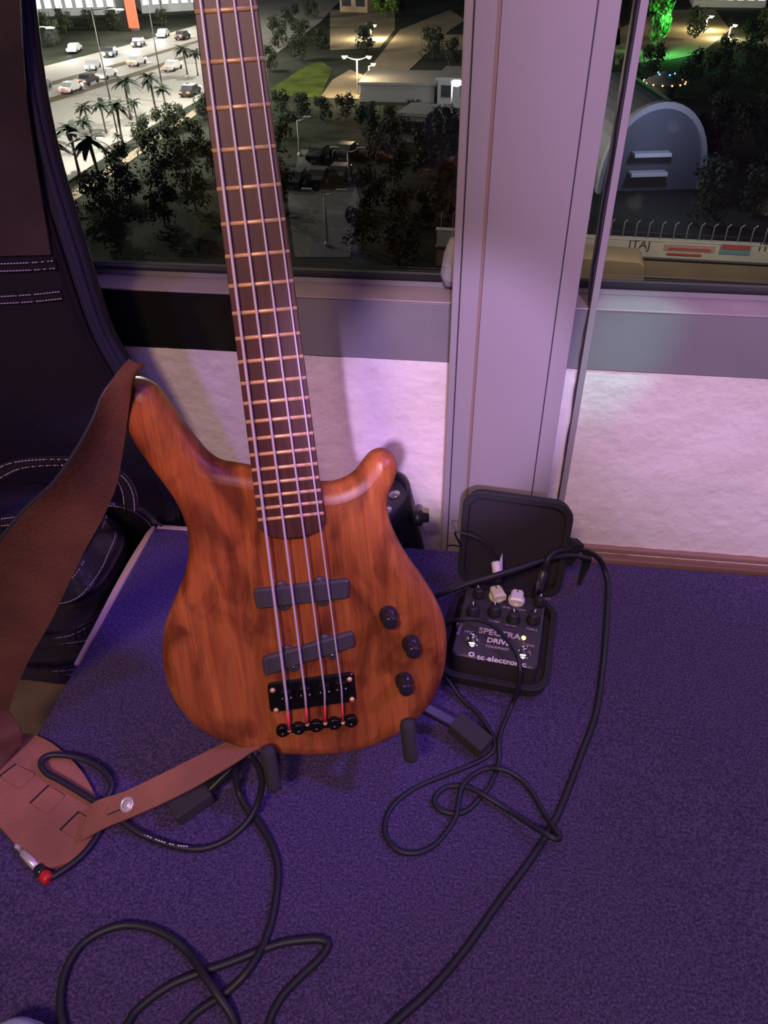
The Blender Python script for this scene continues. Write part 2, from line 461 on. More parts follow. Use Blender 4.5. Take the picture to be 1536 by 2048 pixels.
# whitish lump of sealant in the corner of window_1
b = MB(); pts = [ay(x, y, YG - 0.02) for x, y in ((900, 478), (894, 510), (890, 545), (890, 568))]
b.tube([p + Vector((0.008, 0, 0)) for p in pts], [0.008, 0.014, 0.016, 0.012], 10)
b.build('sealant_lump', 'sealant', w1)

# the column casing
c = empty('trim_1', (0.035, 1.1, ZF)); tag(c, 'wide mauve painted metal column casing between the two windows', None, None, 'structure')
YC = 1.045
MB().bbox((-0.008, YC, ZF), (0.097, YG + 0.2, 2.6), 0.001).build('column_face', 'column_paint', c)
MB().bbox((-0.038, YC + 0.001, ZF), (-0.0082, YG + 0.2, 2.6), 0.001).build('edge_strip', 'column_paint', c)
MB().bbox((0.0985, YC + 0.0015, ZF), (0.1235, YG + 0.2, 2.6), 0.001).build('edge_strip', 'column_paint', c)
MB().bbox((-0.0505, YC + 0.010, ZF), (-0.0395, YG + 0.2, 2.6), 0.002).build('outer_flange', 'column_paint', c)
MB().box((-0.0125, YC + 0.0002, ZF), (-0.0085, YC + 0.004, 2.6)).build('brown_joint', 'joint_brown', c)
MB().box((0.0968, YC + 0.0022, ZF), (0.0987, YC + 0.02, 2.6)).build('dark_joint', 'joint_dark', c)
MB().box((-0.0397, YC + 0.008, ZF), (-0.0378, YC + 0.03, 2.6)).build('dark_joint', 'joint_dark', c)
# thin fin mullion
t = empty('trim_2', (0.165, 1.19, ZF)); tag(t, 'thin upright mullion fin beside the mauve column with ragged dark sealant', None, None, 'structure')
MB().bbox((0.1630, 1.190, ZF), (0.1735, YG - 0.003, 2.6), 0.001).build('fin', 'column_paint', t)
b = MB(); zz = [ZF + 0.08 + i * 0.022 for i in range(112)]
A = []; B = []
for i, z in enumerate(zz):
    q = 0.0015 * random.random() + 0.0018 * max(0, noise.noise(Vector((z * 14, 2, 0))) + .3)
    A.append((0.1630 - q - 0.001, 1.194, z)); B.append((0.1628, 1.194, z))
b.strip(A, B, 0.03); b.build('ragged_sealant', 'joint_dark', t)
# rails along the foot of the wall
t = empty('baseboard_back', (1.3, YW, ZF)); tag(t, 'brown double rail along the foot of the white wall', None, None, 'structure')
for k, (za, zb, yy) in enumerate(((-0.180, -0.160, 0.030), (-0.150, -0.136, 0.020), (-0.126, -0.114, 0.012))):
    MB().bbox((0.172, YW - yy, za), (2.6, YW + 0.01, zb), 0.003).build('rail', 'rail_paint', t)

# ------------------------------------------------------------------ stage
st = empty('stage_platform', (0.9, -0.4, ZF)); tag(st, 'low stage platform with dark violet carpet and pale raw wood edge', 'stage')
MB().box((SX0 + 0.012, -2.2, ZF), (2.4, SY1 - 0.012, -0.012)).build('platform_box', 'black_matte', st)
g = MB(); nx, ny = 150, 160; vs = []; fs = []
for j in range(ny + 1):
    for i in range(nx + 1):
        x = SX0 + 0.004 + (2.4 - SX0) * (i / nx) ** 1.3; y = -2.2 + (SY1 + 2.2 - 0.004) * (1 - (1 - j / ny) ** 1.5)
        vs.append((x, y, 0.0015 * noise.noise(Vector((x * 3, y * 3, 0)))))
for j in range(ny):
    for i in range(nx):
        a = j * (nx + 1) + i; fs.append((a, a + 1, a + nx + 2, a + nx + 1))
g.add(vs, fs, True); g.box((SX0 + 0.004, -2.2, -0.012), (2.4, SY1 - 0.004, -0.003)); g.build('carpet', 'carpet', st)
# raw board edge peeping out beyond the carpet on the left and back
b = MB()
P = [(300, 1054, 0), (292, 1066, .006), (275, 1098, .009), (258, 1130, .011), (240, 1165, .0105), (222, 1200, .0085), (200, 1245, .005), (175, 1290, .003), (150, 1330, .001)]
A = []; B = []
for x, y, d in P:
    yy = az(x, y, 0).y; A.append((SX0 - d * .62, yy, 0.002)); B.append((SX0 + 0.006, yy, 0.004))
b.strip(B, A, 0.012); b.build('board_edge', 'raw_wood', st)
b = MB(); b.bbox((SX0 + 0.01, SY1 - 0.006, -0.010), (SX0 + 0.13, SY1 + 0.004, 0.0025), 0.001); b.build('board_edge', 'raw_wood', st)

# ------------------------------------------------------------------ bass guitar
Bu = Vector((0.10572568, -0.30736237, -0.94570104)); Bv = Vector((0.96843885, 0.2477003, 0.02776259)); Bn = Bu.cross(Bv) * -1
if Bn.y > 0: Bn = -Bn                       # towards the viewer
BO = Vector((-0.26061578, 0.82224265, 1.00333933))   # centre of the nut on the fretboard face
ULEN = 0.953
BM = basis(BO + Bu * ULEN, Bv, -Bu, Bn)
BI = BM.inverted()
bass = empty('bass_guitar', M=BM)
tag(bass, 'four string electric bass guitar with oiled reddish brown wooden body on stand', 'bass guitar')


def pb(x, y, z=0.0):
    """pixel -> bass-local point in the plane z"""
    o = BI @ CAM; d = BI.to_3x3() @ ray(x, y); k = (z - o.z) / d.z; return o + d * k


def uy(u): return ULEN - u


ZB = -0.010
OUT = [(470, 928), (440, 922), (415, 905), (390, 876), (365, 843), (340, 804), (318, 776), (295, 761), (268, 755), (247, 768), (238, 795), (245, 835), (270, 882), (300, 927), (330, 967), (355, 1005), (372, 1045), (378, 1080), (375, 1122), (362, 1167), (344, 1210), (330, 1252), (325, 1297), (330, 1342), (345, 1387), (372, 1426), (410, 1457), (460, 1480), (520, 1496), (590, 1502), (650, 1502), (710, 1494), (762, 1478), (810, 1451), (850, 1415), (877, 1370), (890, 1320), (893, 1277), (887, 1236), (870, 1196), (845, 1155), (816, 1115), (796, 1080), (781, 1045), (774, 1010), (777, 985), (788, 960), (794, 935), (790, 915), (778, 903), (760, 899), (742, 906), (728, 921), (714, 940), (698, 953), (678, 962), (655, 966), (620, 962), (560, 945), (510, 935)]
ol = [pb(x, y, -0.030) for x, y in OUT]
ol = [Vector((p.x, p.y)) for p in crom([Vector((p.x, p.y, 0)) for p in ol], 4, True)]
rings = [(0.016, -0.052), (0.008, -0.0500), (0.0025, -0.0455), (0.0, -0.038), (0.0, -0.028), (0.0012, -0.0225), (0.004, -0.0175), (0.008, -0.0138), (0.0125, -0.0116), (0.0165, -0.0105), (0.019, ZB)]
vs = []; fs = []; n = len(ol)


def smooth_closed(P, it):
    for _ in range(it): P = [(P[i - 1] + P[i] * 2 + P[(i + 1) % len(P)]) / 4 for i in range(len(P))]
    return P


for d, z in rings:
    q = offset_poly(ol, d) if d else ol
    if d > 0.006: q = smooth_closed(q, 2)
    vs += [(p.x, p.y, z) for p in q]
for r in range(len(rings) - 1):
    for i in range(n):
        j = (i + 1) % n; fs.append((r * n + i, r * n + j, (r + 1) * n + j, (r + 1) * n + i))
b = MB(); b.add(vs, fs, True)
bm = bmesh.new(); 
for r in (0, len(rings) - 1):
    ring = [bm.verts.new(vs[r * n + i]) for i in range(n)]
    ed = [bm.edges.new((ring[i], ring[(i + 1) % n])) for i in range(n)]
    bmesh.ops.triangle_fill(bm, edges=ed, use_beauty=True, use_dissolve=False)
bm.verts.index_update(); b.add([v.co.copy() for v in bm.verts], [[v.index for v in f.verts] for f in bm.faces], False); bm.free()
body = b.build('body', 'bass_wood', bass, world=False)


def fw(u): return (48.4 + (71.5 - 48.4) * u / 0.648) / 1000


# fretboard
ue = ULEN - pb(585, 1077, 0).y; us = ULEN - pb(517, 1057, 0).y
poly = [(-fw(0) / 2, uy(0)), (fw(0) / 2, uy(0)), (fw(us) / 2, uy(us))]
for k in range(1, 10):
    t = 1 - 2 * k / 10; poly.append((t * fw(us) / 2, uy(us + (ue - us) * (1 - t * t) ** .5)))
poly.append((-fw(us) / 2, uy(us)))
MB().prism(poly, ZB - 0.004, 0, inset=0.0008).build('fretboard', 'fretboard', bass, world=False)
# neck shaft: half round under the fretboard, running into the body
vs = []; fs = []; us_ = [0.0, 0.1, 0.2, 0.3, 0.4, 0.48, 0.52, 0.55, 0.62]; K = 10
for i, u in enumerate(us_):
    dep = 0.019 + 0.004 * min(1, u / .5) + (0.016 if u > 0.5 else 0)
    for k in range(K + 1):
        a = PI * k / K; vs.append((math.cos(a) * (fw(u) / 2 - 0.0004), uy(u), ZB - 0.002 + 0.0 - dep * math.sin(a) ** 0.8))
for i in range(len(us_) - 1):
    for k in range(K): a = i * (K + 1) + k; fs.append((a, a + 1, a + K + 2, a + K + 1))
    fs.append((i * (K + 1), (i + 1) * (K + 1), (i + 1) * (K + 1) + K, i * (K + 1) + K))
fs += [tuple(range(K + 1)), tuple((len(us_) - 1) * (K + 1) + k for k in range(K + 1))]
MB().add(vs, fs, True).build('neck', 'neck_wood', bass, world=False)
# frets
for nfr in range(1, 25):
    u = 0.864 * (1 - 2 ** (-nfr / 12)); hw = fw(u) / 2 - 0.0004
    b = MB(); K = 5; vs = []; fs = []
    for s in (-1, 1):
        for k in range(K + 1):
            a = PI * k / K; vs.append((s * hw, uy(u) + 0.0021 * math.cos(a), 0.0017 * math.sin(a) - 0.0001))
    for k in range(K): fs.append((k, k + 1, K + 2 + k, K + 1 + k))
    fs += [tuple(range(K + 1)), tuple(range(K + 1, 2 * K + 2)), (0, K, 2 * K + 1, K + 1)]
    b.add(vs, fs, True).build('fret', 'brass', bass, world=False)
MB().bbox((-fw(0) / 2, uy(0) - 0.001, -0.004), (fw(0) / 2, uy(0) + 0.005, 0.003), 0.0008).build('nut', 'brass', bass, world=False)
# headstock above the frame, with four tuners
hs = [(-0.024, uy(0) + 0.004), (0.024, uy(0) + 0.004), (0.040, uy(-0.05)), (0.044, uy(-0.13)), (0.030, uy(-0.195)), (-0.030, uy(-0.195)), (-0.044, uy(-0.13)), (-0.040, uy(-0.05))]
head = MB().prism(hs, -0.024, -0.008, inset=0.002).build('headstock', 'neck_wood', bass, world=False)
for k, (sx, uu) in enumerate(((-1, -0.06), (-1, -0.13), (1, -0.13), (1, -0.06))):
    M = Matrix.Translation((sx * 0.022, uy(uu), -0.008))
    tn = MB().lathe([(0.007, 0), (0.007, 0.004), (0.005, 0.006), (0.0045, 0.012), (0.006, 0.015), (0.006, 0.016)], M, 16)
    tn.tube([(sx * 0.040, uy(uu), -0.016), (sx * 0.058, uy(uu), -0.016)], 0.003, 8).bbox((min(sx * 0.058, sx * 0.078), uy(uu) - 0.010, -0.019), (max(sx * 0.058, sx * 0.078), uy(uu) + 0.010, -0.013), 0.002)
    tn.build('tuner', 'knob_black', bass, world=False)
# strings
SP = [((403, 22), (538.7, 1120), (578.8, 1461), 0.00165, 1440), ((436.6, 21), (576, 1120), (614.6, 1449), 0.0014, 1425), ((470, 18), (614.6, 1120), (650.4, 1447), 0.00118, 1421), ((503, 16), (649, 1120), (686, 1446), 0.0010, 1422)]
tuner_pos = [(-0.022, -0.06), (-0.022, -0.13), (0.022, -0.13), (0.022, -0.06)]
tails = []; saddles = []
for k, (a, m, e, r, ys) in enumerate(SP):
    pa = pb(*a, 0.0045); pm = pb(*m, 0.0055); pt = pb(*e, -0.003)
    dr = (pm - pa) / (pa.y - pm.y)
    nut = pa - dr * (uy(0) - pa.y); nut.z = 0.0035
    ysd = uy(0.864 + 0.004 - 0.001 * k); sd = pm + dr * (pm.y - ysd); sd.z = 0.0062
    tp = Vector((tuner_pos[k][0], uy(tuner_pos[k][1]), 0.003))
    s = MB().tube([tp, Vector((nut.x, uy(0) + 0.005, 0.003)), nut, pa, pm, sd, pt], r, 8).build('string', 'string_steel', bass, world=False)
    f0 = 0.32
    q0 = sd.lerp(pt, 0.45)
    MB().tube([q0, pt], r * 1.25, 8).build('silk_wrap', 'silk_red', s, world=False)
    tails.append(pt); saddles.append(sd)


def plist(P, z): return [Vector((pb(x, y, z).x, pb(x, y, z).y)) for x, y in P]


def inset_round(Q, r, seg=4):
    """round the corners of a convex polygon"""
    out = []; n = len(Q)
    for i in range(n):
        a, b, c = Q[i - 1], Q[i], Q[(i + 1) % n]; p = b + (a - b).normalized() * r; q = b + (c - b).normalized() * r
        for k in range(seg + 1):
            t = k / seg; out.append((1 - t) ** 2 * p + 2 * t * (1 - t) * b + t * t * q)
    return out


def pickup(corners, ears):
    Q = plist(corners, -0.004); t = MB()
    o = t.prism(inset_round(Q, 0.005), ZB - 0.002, -0.003, inset=0.002).build('pickup', 'pickup_black', bass, world=False)
    for (x, y) in ears:
        p = pb(x, y, -0.006)
        MB().lathe([(0.0068, ZB - 0.002), (0.0068, -0.0072), (0.0062, -0.0066), (0, -0.0066)], Matrix.Translation((p.x, p.y, 0)), 20).build('mounting_ear', 'pickup_black', o, world=False)
        MB().lathe([(0.0020, -0.0066), (0.0020, -0.0058), (0.0, -0.0054)], Matrix.Translation((p.x, p.y, 0)), 10).build('screw', 'nickel_dark', o, world=False)
    return o


pickup([(505, 1181), (698, 1159), (699, 1197), (513, 1219)], [(562, 1175), (641, 1166), (567, 1212), (645, 1203)])
pickup([(523, 1318), (706, 1264), (711, 1294), (529, 1353)], [(574, 1303), (650, 1281), (587, 1335), (664, 1311)])
# bridge plate with four saddles
Q = plist([(534.4, 1369), (707.7, 1346), (713, 1403.6), (540, 1426.5)], ZB + 0.004)
br = MB().prism(inset_round(Q, 0.006), ZB - 0.001, ZB + 0.004, inset=0.0012).build('bridge', 'bridge_black', bass, world=False)
for k, sd in enumerate(saddles):
    sdl = MB(); M = Matrix.Translation((sd.x, sd.y, ZB + 0.004))
    sdl.bbox((-0.0075, -0.008, 0), (0.0075, 0.006, 0.0085), 0.0018, M); o = sdl.build('saddle', 'bridge_black', br, world=False)
    q = MB()
    for sx in (-0.005, 0.005): q.lathe([(0.0016, 0.0085), (0.0016, 0.0097), (0, 0.0097)], M @ Matrix.Translation((sx, -0.004, 0)), 8)
    q.tube([M @ Vector((0, -0.008, 0.004)), M @ Vector((0, -0.019, 0.004))], 0.0016, 8)
    q.build('saddle_screws', 'nickel_dark', br, world=False)
for (x, y) in ((545, 1381), (699, 1359), (552, 1421), (704, 1399)):
    p = pb(x, y, ZB + 0.005)
    MB().lathe([(0.0034, ZB + 0.004), (0.003, ZB + 0.006), (0, ZB + 0.0065)], Matrix.Translation((p.x, p.y, 0)), 12).build('screw', 'brass', br, world=False)
# tailpiece: black bar of rounded lumps between the string ends
a = tails[0]; e = tails[3]; ax = (e - a); ax.z = 0; L = ax.length; ax.normalize(); per = Vector((-ax.y, ax.x, 0))
tl = MB(); TM = basis(Vector((a.x, a.y, ZB)), ax, per, Vector((0, 0, 1)))
tl.bbox((-0.008, -0.006, -0.001), (L + 0.010, 0.004, 0.0055), 0.002, TM); tp_ = tl.build('tailpiece', 'bridge_black', bass, world=False)
for k in range(5):
    xx = -L / 6 + k * L / 3 if 0 < k < 4 else (-0.0085 if k == 0 else L + 0.0095)
    MB().lathe([(0.0078, -0.001), (0.0078, 0.006), (0.0066, 0.0078), (0.003, 0.0078), (0.0025, 0.0065), (0, 0.0065)], TM @ Matrix.Translation((xx, -0.001, 0)), 18).build('tailpiece_lug', 'bridge_black', tp_, world=False)
for k, tt in enumerate(tails):
    MB().lathe([(0.0024, 0), (0.0024, 0.003), (0.001, 0.004), (0, 0.004)], Matrix.Translation((tt.x, tt.y, ZB + 0.005)), 12).build('string_ball', 'brass', tp_, world=False)
# knobs
for (x, y) in ((777, 1230), (822, 1288), (808, 1362)):
    p = pb(x, y, ZB + 0.003); M = Matrix.Translation((p.x, p.y, ZB))
    kb = MB().lathe([(0.0108, -0.001), (0.0110, 0.001), (0.0104, 0.009), (0.0092, 0.0108), (0.0086, 0.0112), (0.0084, 0.0125)], M, 28).build('knob', 'knob_black', bass, world=False)
    MB().lathe([(0.0082, 0.0120), (0.0086, 0.0135), (0.0082, 0.0225), (0.0072, 0.0245), (0.0058, 0.0250), (0, 0.0250)], M, 28).build('knob_cap', 'knob_black', kb, world=False)
# strap buttons
p = pb(262, 757, -0.030); dn = (pb(250, 735, -0.030) - p).normalized()
MB().lathe([(0.0045, -0.004), (0.0045, 0.006), (0.008, 0.009), (0.008, 0.011), (0, 0.0125)], dirM(p, dn), 16).build('strap_button', 'chrome', bass, world=False)
HORN = BM @ (p + dn * 0.006)
p = pb(505, 1490, -0.032); dn = Vector((-0.25, -1, 0)).normalized()
MB().lathe([(0.0045, -0.006), (0.0045, 0.006), (0.008, 0.009), (0.008, 0.011), (0, 0.0125)], dirM(p, dn), 16).build('strap_button', 'chrome', bass, world=False)
TAILB = BM @ (p + dn * 0.006)

# ------------------------------------------------------------------ guitar stand
gs = empty('guitar_stand', az(690, 1400, 0)); tag(gs, 'black folding guitar stand holding the bass under its body', 'guitar stand')


def bw(x, y, z): return BM @ pb(x, y, z)


hub = BM @ Vector((0.03, 0.075, -0.105))
MB().bbox((-0.022, -0.018, -0.03), (0.022, 0.018, 0.05), 0.006, Matrix.Translation(hub)).build('hub', 'black_plastic', gs)
for (x0, y0, x1, y1, kx) in ((815, 1452, 821, 1508, 1), (536, 1505, 547, 1566, -1)):
    top = bw(x0, y0, 0.008); bot = bw(x1, y1, 0.008)
    dr = (top - bot).normalized()
    back = BM @ (BI @ bot + Vector((0, 0, -0.075)))
    MB().tube([hub + Vector((0, 0, -0.01)), back.lerp(hub, 0.35), back, back.lerp(bot, 0.5), bot], 0.006, 10).build('yoke_arm', 'black_plastic', gs)
    pr = [(0.0, -0.011), (0.005, -0.0105), (0.0085, -0.007), (0.0092, 0.0), (0.0092, (top - bot).length), (0.0078, (top - bot).length + 0.006), (0.004, (top - bot).length + 0.009), (0, (top - bot).length + 0.0095)]
    MB().lathe(pr, dirM(bot, dr), 20).build('foam_sleeve', 'foam_black', gs)
for (fx, fy, nx_, ny_) in ((922, 1455, 972, 1497), (402, 1590, 345, 1630)):
    a = az(fx, fy, 0.018); e = az(nx_, ny_, 0.013); d = (e - a).normalized()
    q = Vector((-d.y, d.x, 0)).normalized()
    def bar(p0, p1, wd, h0, h1, nm, m):
        dd = (p1 - p0); L_ = dd.length; M = basis(p0, q, dd.normalized(), q.cross(dd.normalized()))
        return MB().bbox((-wd / 2, 0, h0), (wd / 2, L_, h1), 0.003, M).build(nm, m, gs)
    bar(hub + Vector((0, 0, -0.02)), a, 0.018, -0.006, 0.006, 'leg', 'black_plastic')
    bar(a - d * 0.012, e, 0.030, -0.012, 0.010, 'rubber_foot', 'foam_black')
rear = Vector((hub.x - 0.02, hub.y + 0.13, 0.012))
MB().tube([hub + Vector((0, 0, -0.02)), rear], 0.008, 10).build('leg', 'black_plastic', gs)
MB().bbox((-0.014, -0.02, -0.011), (0.014, 0.02, 0.012), 0.004, Matrix.Translation(rear)).build('rubber_foot', 'foam_black', gs)

# ------------------------------------------------------------------ strap
sp = empty('guitar_strap', az(120, 1600, 0)); tag(sp, 'wide brown suede leather guitar strap hanging from the bass horn to the carpet', 'guitar strap')
# rows of (left pixel, right pixel, depth left, depth right)
RB = [((262, 722), (290, 728), .655, .640), ((238, 748), (272, 752), .648, .632), ((208, 790), (262, 800), .635, .635), ((188, 840), (252, 860), .622, .632), ((155, 900), (243, 915), .607, .625), ((110, 965), (232, 972), .592, .615), ((50, 1022), (205, 1035), .580, .605), ((0, 1085), (172, 1095), .570, .595), ((-48, 1160), (140, 1160), .562, .587), ((-85, 1240), (105, 1235), .556, .580), ((-105, 1320), (65, 1305), .552, .575), ((-112, 1395), (35, 1370), .553, .570), ((-105, 1450), (18, 1420), .560, .566)]
A = crom([ay(l[0], l[1], dl) for l, r, dl, dr_ in RB], 4); B = crom([ay(r[0], r[1], dr_) for l, r, dl, dr_ in RB], 4)
MB().strip(A, B, 0.0028, 6, -0.006).build('strap_band', 'leather_brown', sp, autosmooth=50)
# dark outer welt along the left edge
W_ = [p + (p - q).normalized() * 0.001 for p, q in zip(A, B)]
MB().tube(W_, 0.0024, 6).build('edge_welt', 'leather_dark', sp)
# lower turn of the band and the slotted pad that lies on the carpet
T0 = [ay(-105, 1450, .560), az(-90, 1500, 0.040), az(-60, 1545, 0.016), az(-30, 1570, .010)]
T1 = [ay(18, 1420, .566), az(40, 1455, 0.050), az(44, 1480, 0.030), az(36, 1500, .014)]
MB().strip(crom(T0, 6), crom(T1, 6), 0.0028, 4, -0.004).build('strap_turn', 'leather_brown', sp, autosmooth=50)
PADo = [(-40, 1590), (0, 1500), (45, 1470), (90, 1480), (130, 1508), (165, 1545), (190, 1590), (202, 1640), (195, 1680), (165, 1712), (125, 1732), (85, 1735), (45, 1705), (0, 1655), (-40, 1620)]
pp = [az(x, y, 0.004) for x, y in PADo]; pol = [Vector((p.x, p.y)) for p in crom([Vector((p.x, p.y, 0)) for p in pp], 3, True)]
pad = MB().prism(pol, 0.0025, 0.0085, inset=0.001).build('slotted_pad', 'leather_tan', sp)
for (x0, y0, x1, y1, x2, y2, x3, y3) in ((0, 1555, 33, 1530, 72, 1548, 40, 1578), (62, 1608, 100, 1572, 132, 1592, 95, 1630), (122, 1662, 160, 1625, 185, 1642, 160, 1682)):
    QQ = [az(x, y, 0.0085) for x, y in ((x0, y0), (x1, y1), (x2, y2), (x3, y3))]
    b = MB(); b.prism(inset_round([Vector((p.x, p.y)) for p in QQ], 0.004), 0.0075, 0.0112, inset=0.0012); b.build('slot_tongue', 'leather_tan', pad)
    a, e = QQ[0], QQ[1]; d = (e - a).normalized(); q = Vector((-d.y, d.x, 0))
    MB().box((0, 0.0006, 0.0), ((e - a).length, 0.0032, 0.0006), basis(a + Vector((0, 0, 0.0001)), d, q, Vector((0, 0, 1)))).build('slot', 'leather_dark', pad)
# narrow tail strap from the pad up to the bottom strap button
TL = [((165, 1682), (182, 1612), .018, .026), ((215, 1655), (205, 1598), .030, .040), ((262, 1636), (250, 1584), .044, .052), ((330, 1606), (310, 1556), .060, .066), ((400, 1570), (375, 1524), .076, .080), ((470, 1528), (440, 1492), .092, .092), ((500, 1508), (478, 1478), .100, .098), ((522, 1496), (510, 1484), .104, .102)]
A = crom([az(l[0], l[1], za) for l, r, za, zb in TL], 4); B = crom([az(r[0], r[1], zb) for l, r, za, zb in TL], 4)
tail = MB().strip(B, A, -0.0028, 4, 0.0).build('tail_strap', 'leather_tan', sp, autosmooth=50)
p = (az(262, 1636, .044) + az(250, 1584, .052)) / 2; a_ = (az(310, 1556, .066) - az(205, 1598, .040)).normalized(); b_ = (az(250, 1584, .052) - az(262, 1636, .044)).normalized(); nrm = a_.cross(b_).normalized()
if nrm.z < 0: nrm = -nrm
rv = MB().lathe([(0.0098, 0.0005), (0.0096, 0.003), (0.0082, 0.0042), (0.0074, 0.0032), (0.0055, 0.0032), (0.005, 0.0048), (0.003, 0.0054), (0, 0.0050)], dirM(p, nrm), 10).build('stud', 'plug_metal', tail)
rv['label'] = 'chrome eight sided stud'
q0 = az(216, 1630, .041); q1 = az(240, 1620, .047)
MB().box((0, -0.0006, -0.0002), ((q1 - q0).length, 0.0006, 0.0004), basis(q0 + nrm * 0.0012, (q1 - q0).normalized(), nrm.cross((q1 - q0).normalized()), nrm)).build('slit', 'leather_dark', tail)

# ------------------------------------------------------------------ cables


def cable(pts, r, per=6):
    return crom([az(x, y, z) for x, y, z in pts], per)


# cable A: short patch with red ringed plug, looped over the strap pad
rA = 0.0042
PA = [(95, 1757, .006), (120, 1745, .0062), (170, 1705, .0062), (205, 1650, .0062), (214, 1600, .0062), (224, 1570, .010), (206, 1541, .012), (173, 1521, .014), (133, 1511, .016), (97, 1511, .018), (82, 1525, .019), (92, 1545, .018), (121, 1561, .017), (161, 1585, .016), (200, 1610, .014), (266, 1658, .008), (307, 1678, .005), (355, 1693, .005), (404, 1697, .005), (456, 1678, .008), (496, 1642, .018), (517, 1602, .035), (524, 1561, .060), (515, 1529, .080), (496, 1510, .096), (492, 1496, .104)]
ca = empty('patch_cable', az(400, 1697, 0)); tag(ca, 'black printed cable curling over the brown strap pad with a red ringed jack plug', 'cable')
ptsA = cable(PA[:-1], rA)
MB().tube(ptsA, rA, 10).build('cable', 'cable_black', ca)
# tiny white print along the sheath: marks on the upper side
b = MB()
for k in range(20):
    f = 1 - k / 19; x = 266 + (372 - 266) * (k / 19)
    y = 1661 + 34 * (1 - (1 - k / 19) ** 1.7) - 3.0
    if k in (2, 7, 12, 15): continue
    p = az(x, y, 0.0095); p2 = az(x + 3.4, y + 1.2, 0.0095); d = (p2 - p); M = basis(p, d.normalized(), Vector((-d.normalized().y, d.normalized().x, 0)), Vector((0, 0, 1)))
    b.box((0, -0.0007, -0.0003), (d.length, 0.0007, 0.0003), M)
b.build('sheath_print', 'print_white', ca)
tip = az(30, 1688, 0.008); bt = az(95, 1757, 0.007); d = (tip - bt).normalized(); M = dirM(bt, d); LP = (tip - bt).length
MB().lathe([(0.0042, -0.004), (0.0066, -0.003), (0.0074, 0.0), (0.0072, 0.007), (0.006, 0.009)], M, 18).build('plug_boot', 'red_plastic', ca)
MB().lathe([(0.006, 0.0095), (0.0068, 0.010), (0.0068, 0.020), (0.0055, 0.021)], M, 18).build('plug_collar', 'knob_black', ca)
MB().lathe([(0.0050, 0.0205), (0.0050, LP - 0.018), (0.0032, LP - 0.017), (0.0032, LP - 0.0145), (0.0031, LP - 0.0145), (0.0024, LP - 0.008), (0.0034, LP - 0.005), (0.0012, LP), (0, LP)], M, 16).build('plug_tip', 'plug_metal', ca)

# cable B: from under the bass down to the near floor, big loop
rB = 0.0046
PB = [(478, 1506, .075), (471, 1530, .05), (472, 1556, .03), (478, 1584, .012), (492, 1614, .006), (517, 1645, .005), (537, 1676, .005), (552, 1715, .005), (556, 1755, .005), (547, 1824, .005), (529, 1884, .006), (496, 1941, .013), (452, 1985, .005), (404, 2017, .005), (375, 2042, .005), (320, 2100, .005), (240, 2140, .005), (160, 2110, .005), (125, 2042, .005), (122, 1985, .005), (133, 1937, .005), (161, 1892, .005), (202, 1864, .005), (250, 1850, .005), (299, 1856, .005), (343, 1876, .005), (379, 1908, .006), (404, 1945, .013), (432, 1985, .014), (468, 2042, .006), (470, 2110, .005), (400, 2170, .005), (290, 2150, .012), (250, 2080, .012), (262, 2036, .006), (291, 2005, .005), (343, 1969, .005), (404, 1944, .005), (464, 1923, .005), (525, 1899, .005), (565, 1886, .005), (605, 1880, .005), (640, 1879, .005), (656, 1890, .005), (640, 1917, .005), (605, 1950, .005), (565, 1992, .005), (540, 2040, .005), (530, 2100, .005)]
MBc = MB().tube(cable(PB, rB, 6), rB, 10)
o = MBc.build('instrument_cable', 'cable_black', None, loc=az(556, 1755, 0)); tag(o, 'thick black instrument cable dropping behind the strap end and coiling in a wide loop', 'cable')

# cable C: loop from the pedal jack over the pedal, tangled on the carpet
rC = 0.0034
PC = [(868, 1320, .03), (889, 1350, .018), (922, 1396, .006), (951, 1422, .0045), (974, 1452, .0045), (988, 1478, .006), (987, 1500, .010), (968, 1517, .0045), (935, 1533, .0045), (886, 1552, .0045), (838, 1572, .0045), (799, 1598, .0045), (776, 1627, .0045), (769, 1663, .0045), (782, 1689, .0045), (805, 1704, .0045), (838, 1705, .0045), (870, 1689, .0045), (896, 1660, .0045), (912, 1631, .010), (917, 1601, .011), (925, 1572, .0115), (948, 1549, .006), (974, 1537, .006), (1000, 1538, .011), (1033, 1552, .006), (1062, 1582, .0045), (1088, 1627, .006), (1108, 1657, .014), (1120, 1676, .018), (1110, 1678, .024), (1090, 1667, .024), (1065, 1653, .018), (1017, 1621, .008), (968, 1591, .011), (935, 1575, .008), (903, 1572, .0045), (880, 1582, .0045), (868, 1601, .0045), (877, 1617, .0045), (903, 1627, .0045), (935, 1621, .0045), (964, 1591, .0045), (981, 1569, .0045), (997, 1526, .0045), (998, 1487, .012), (1002, 1462, .008), (1023, 1412, .012), (1036, 1375, .045), (1040, 1335, .075), (1030, 1302, .080), (1006, 1270, .078), (980, 1248, .077), (950, 1238, .075), (918, 1240, .070), (888, 1250, .052), (880, 1262, .040), (886, 1275, .036)]
o = MB().tube(cable(PC, rC, 5), rC, 10).build('instrument_cable', 'cable_black', None, loc=az(838, 1705, 0)); tag(o, 'slim black cable crossing the pedal and tangled in two small loops on the carpet', 'cable')

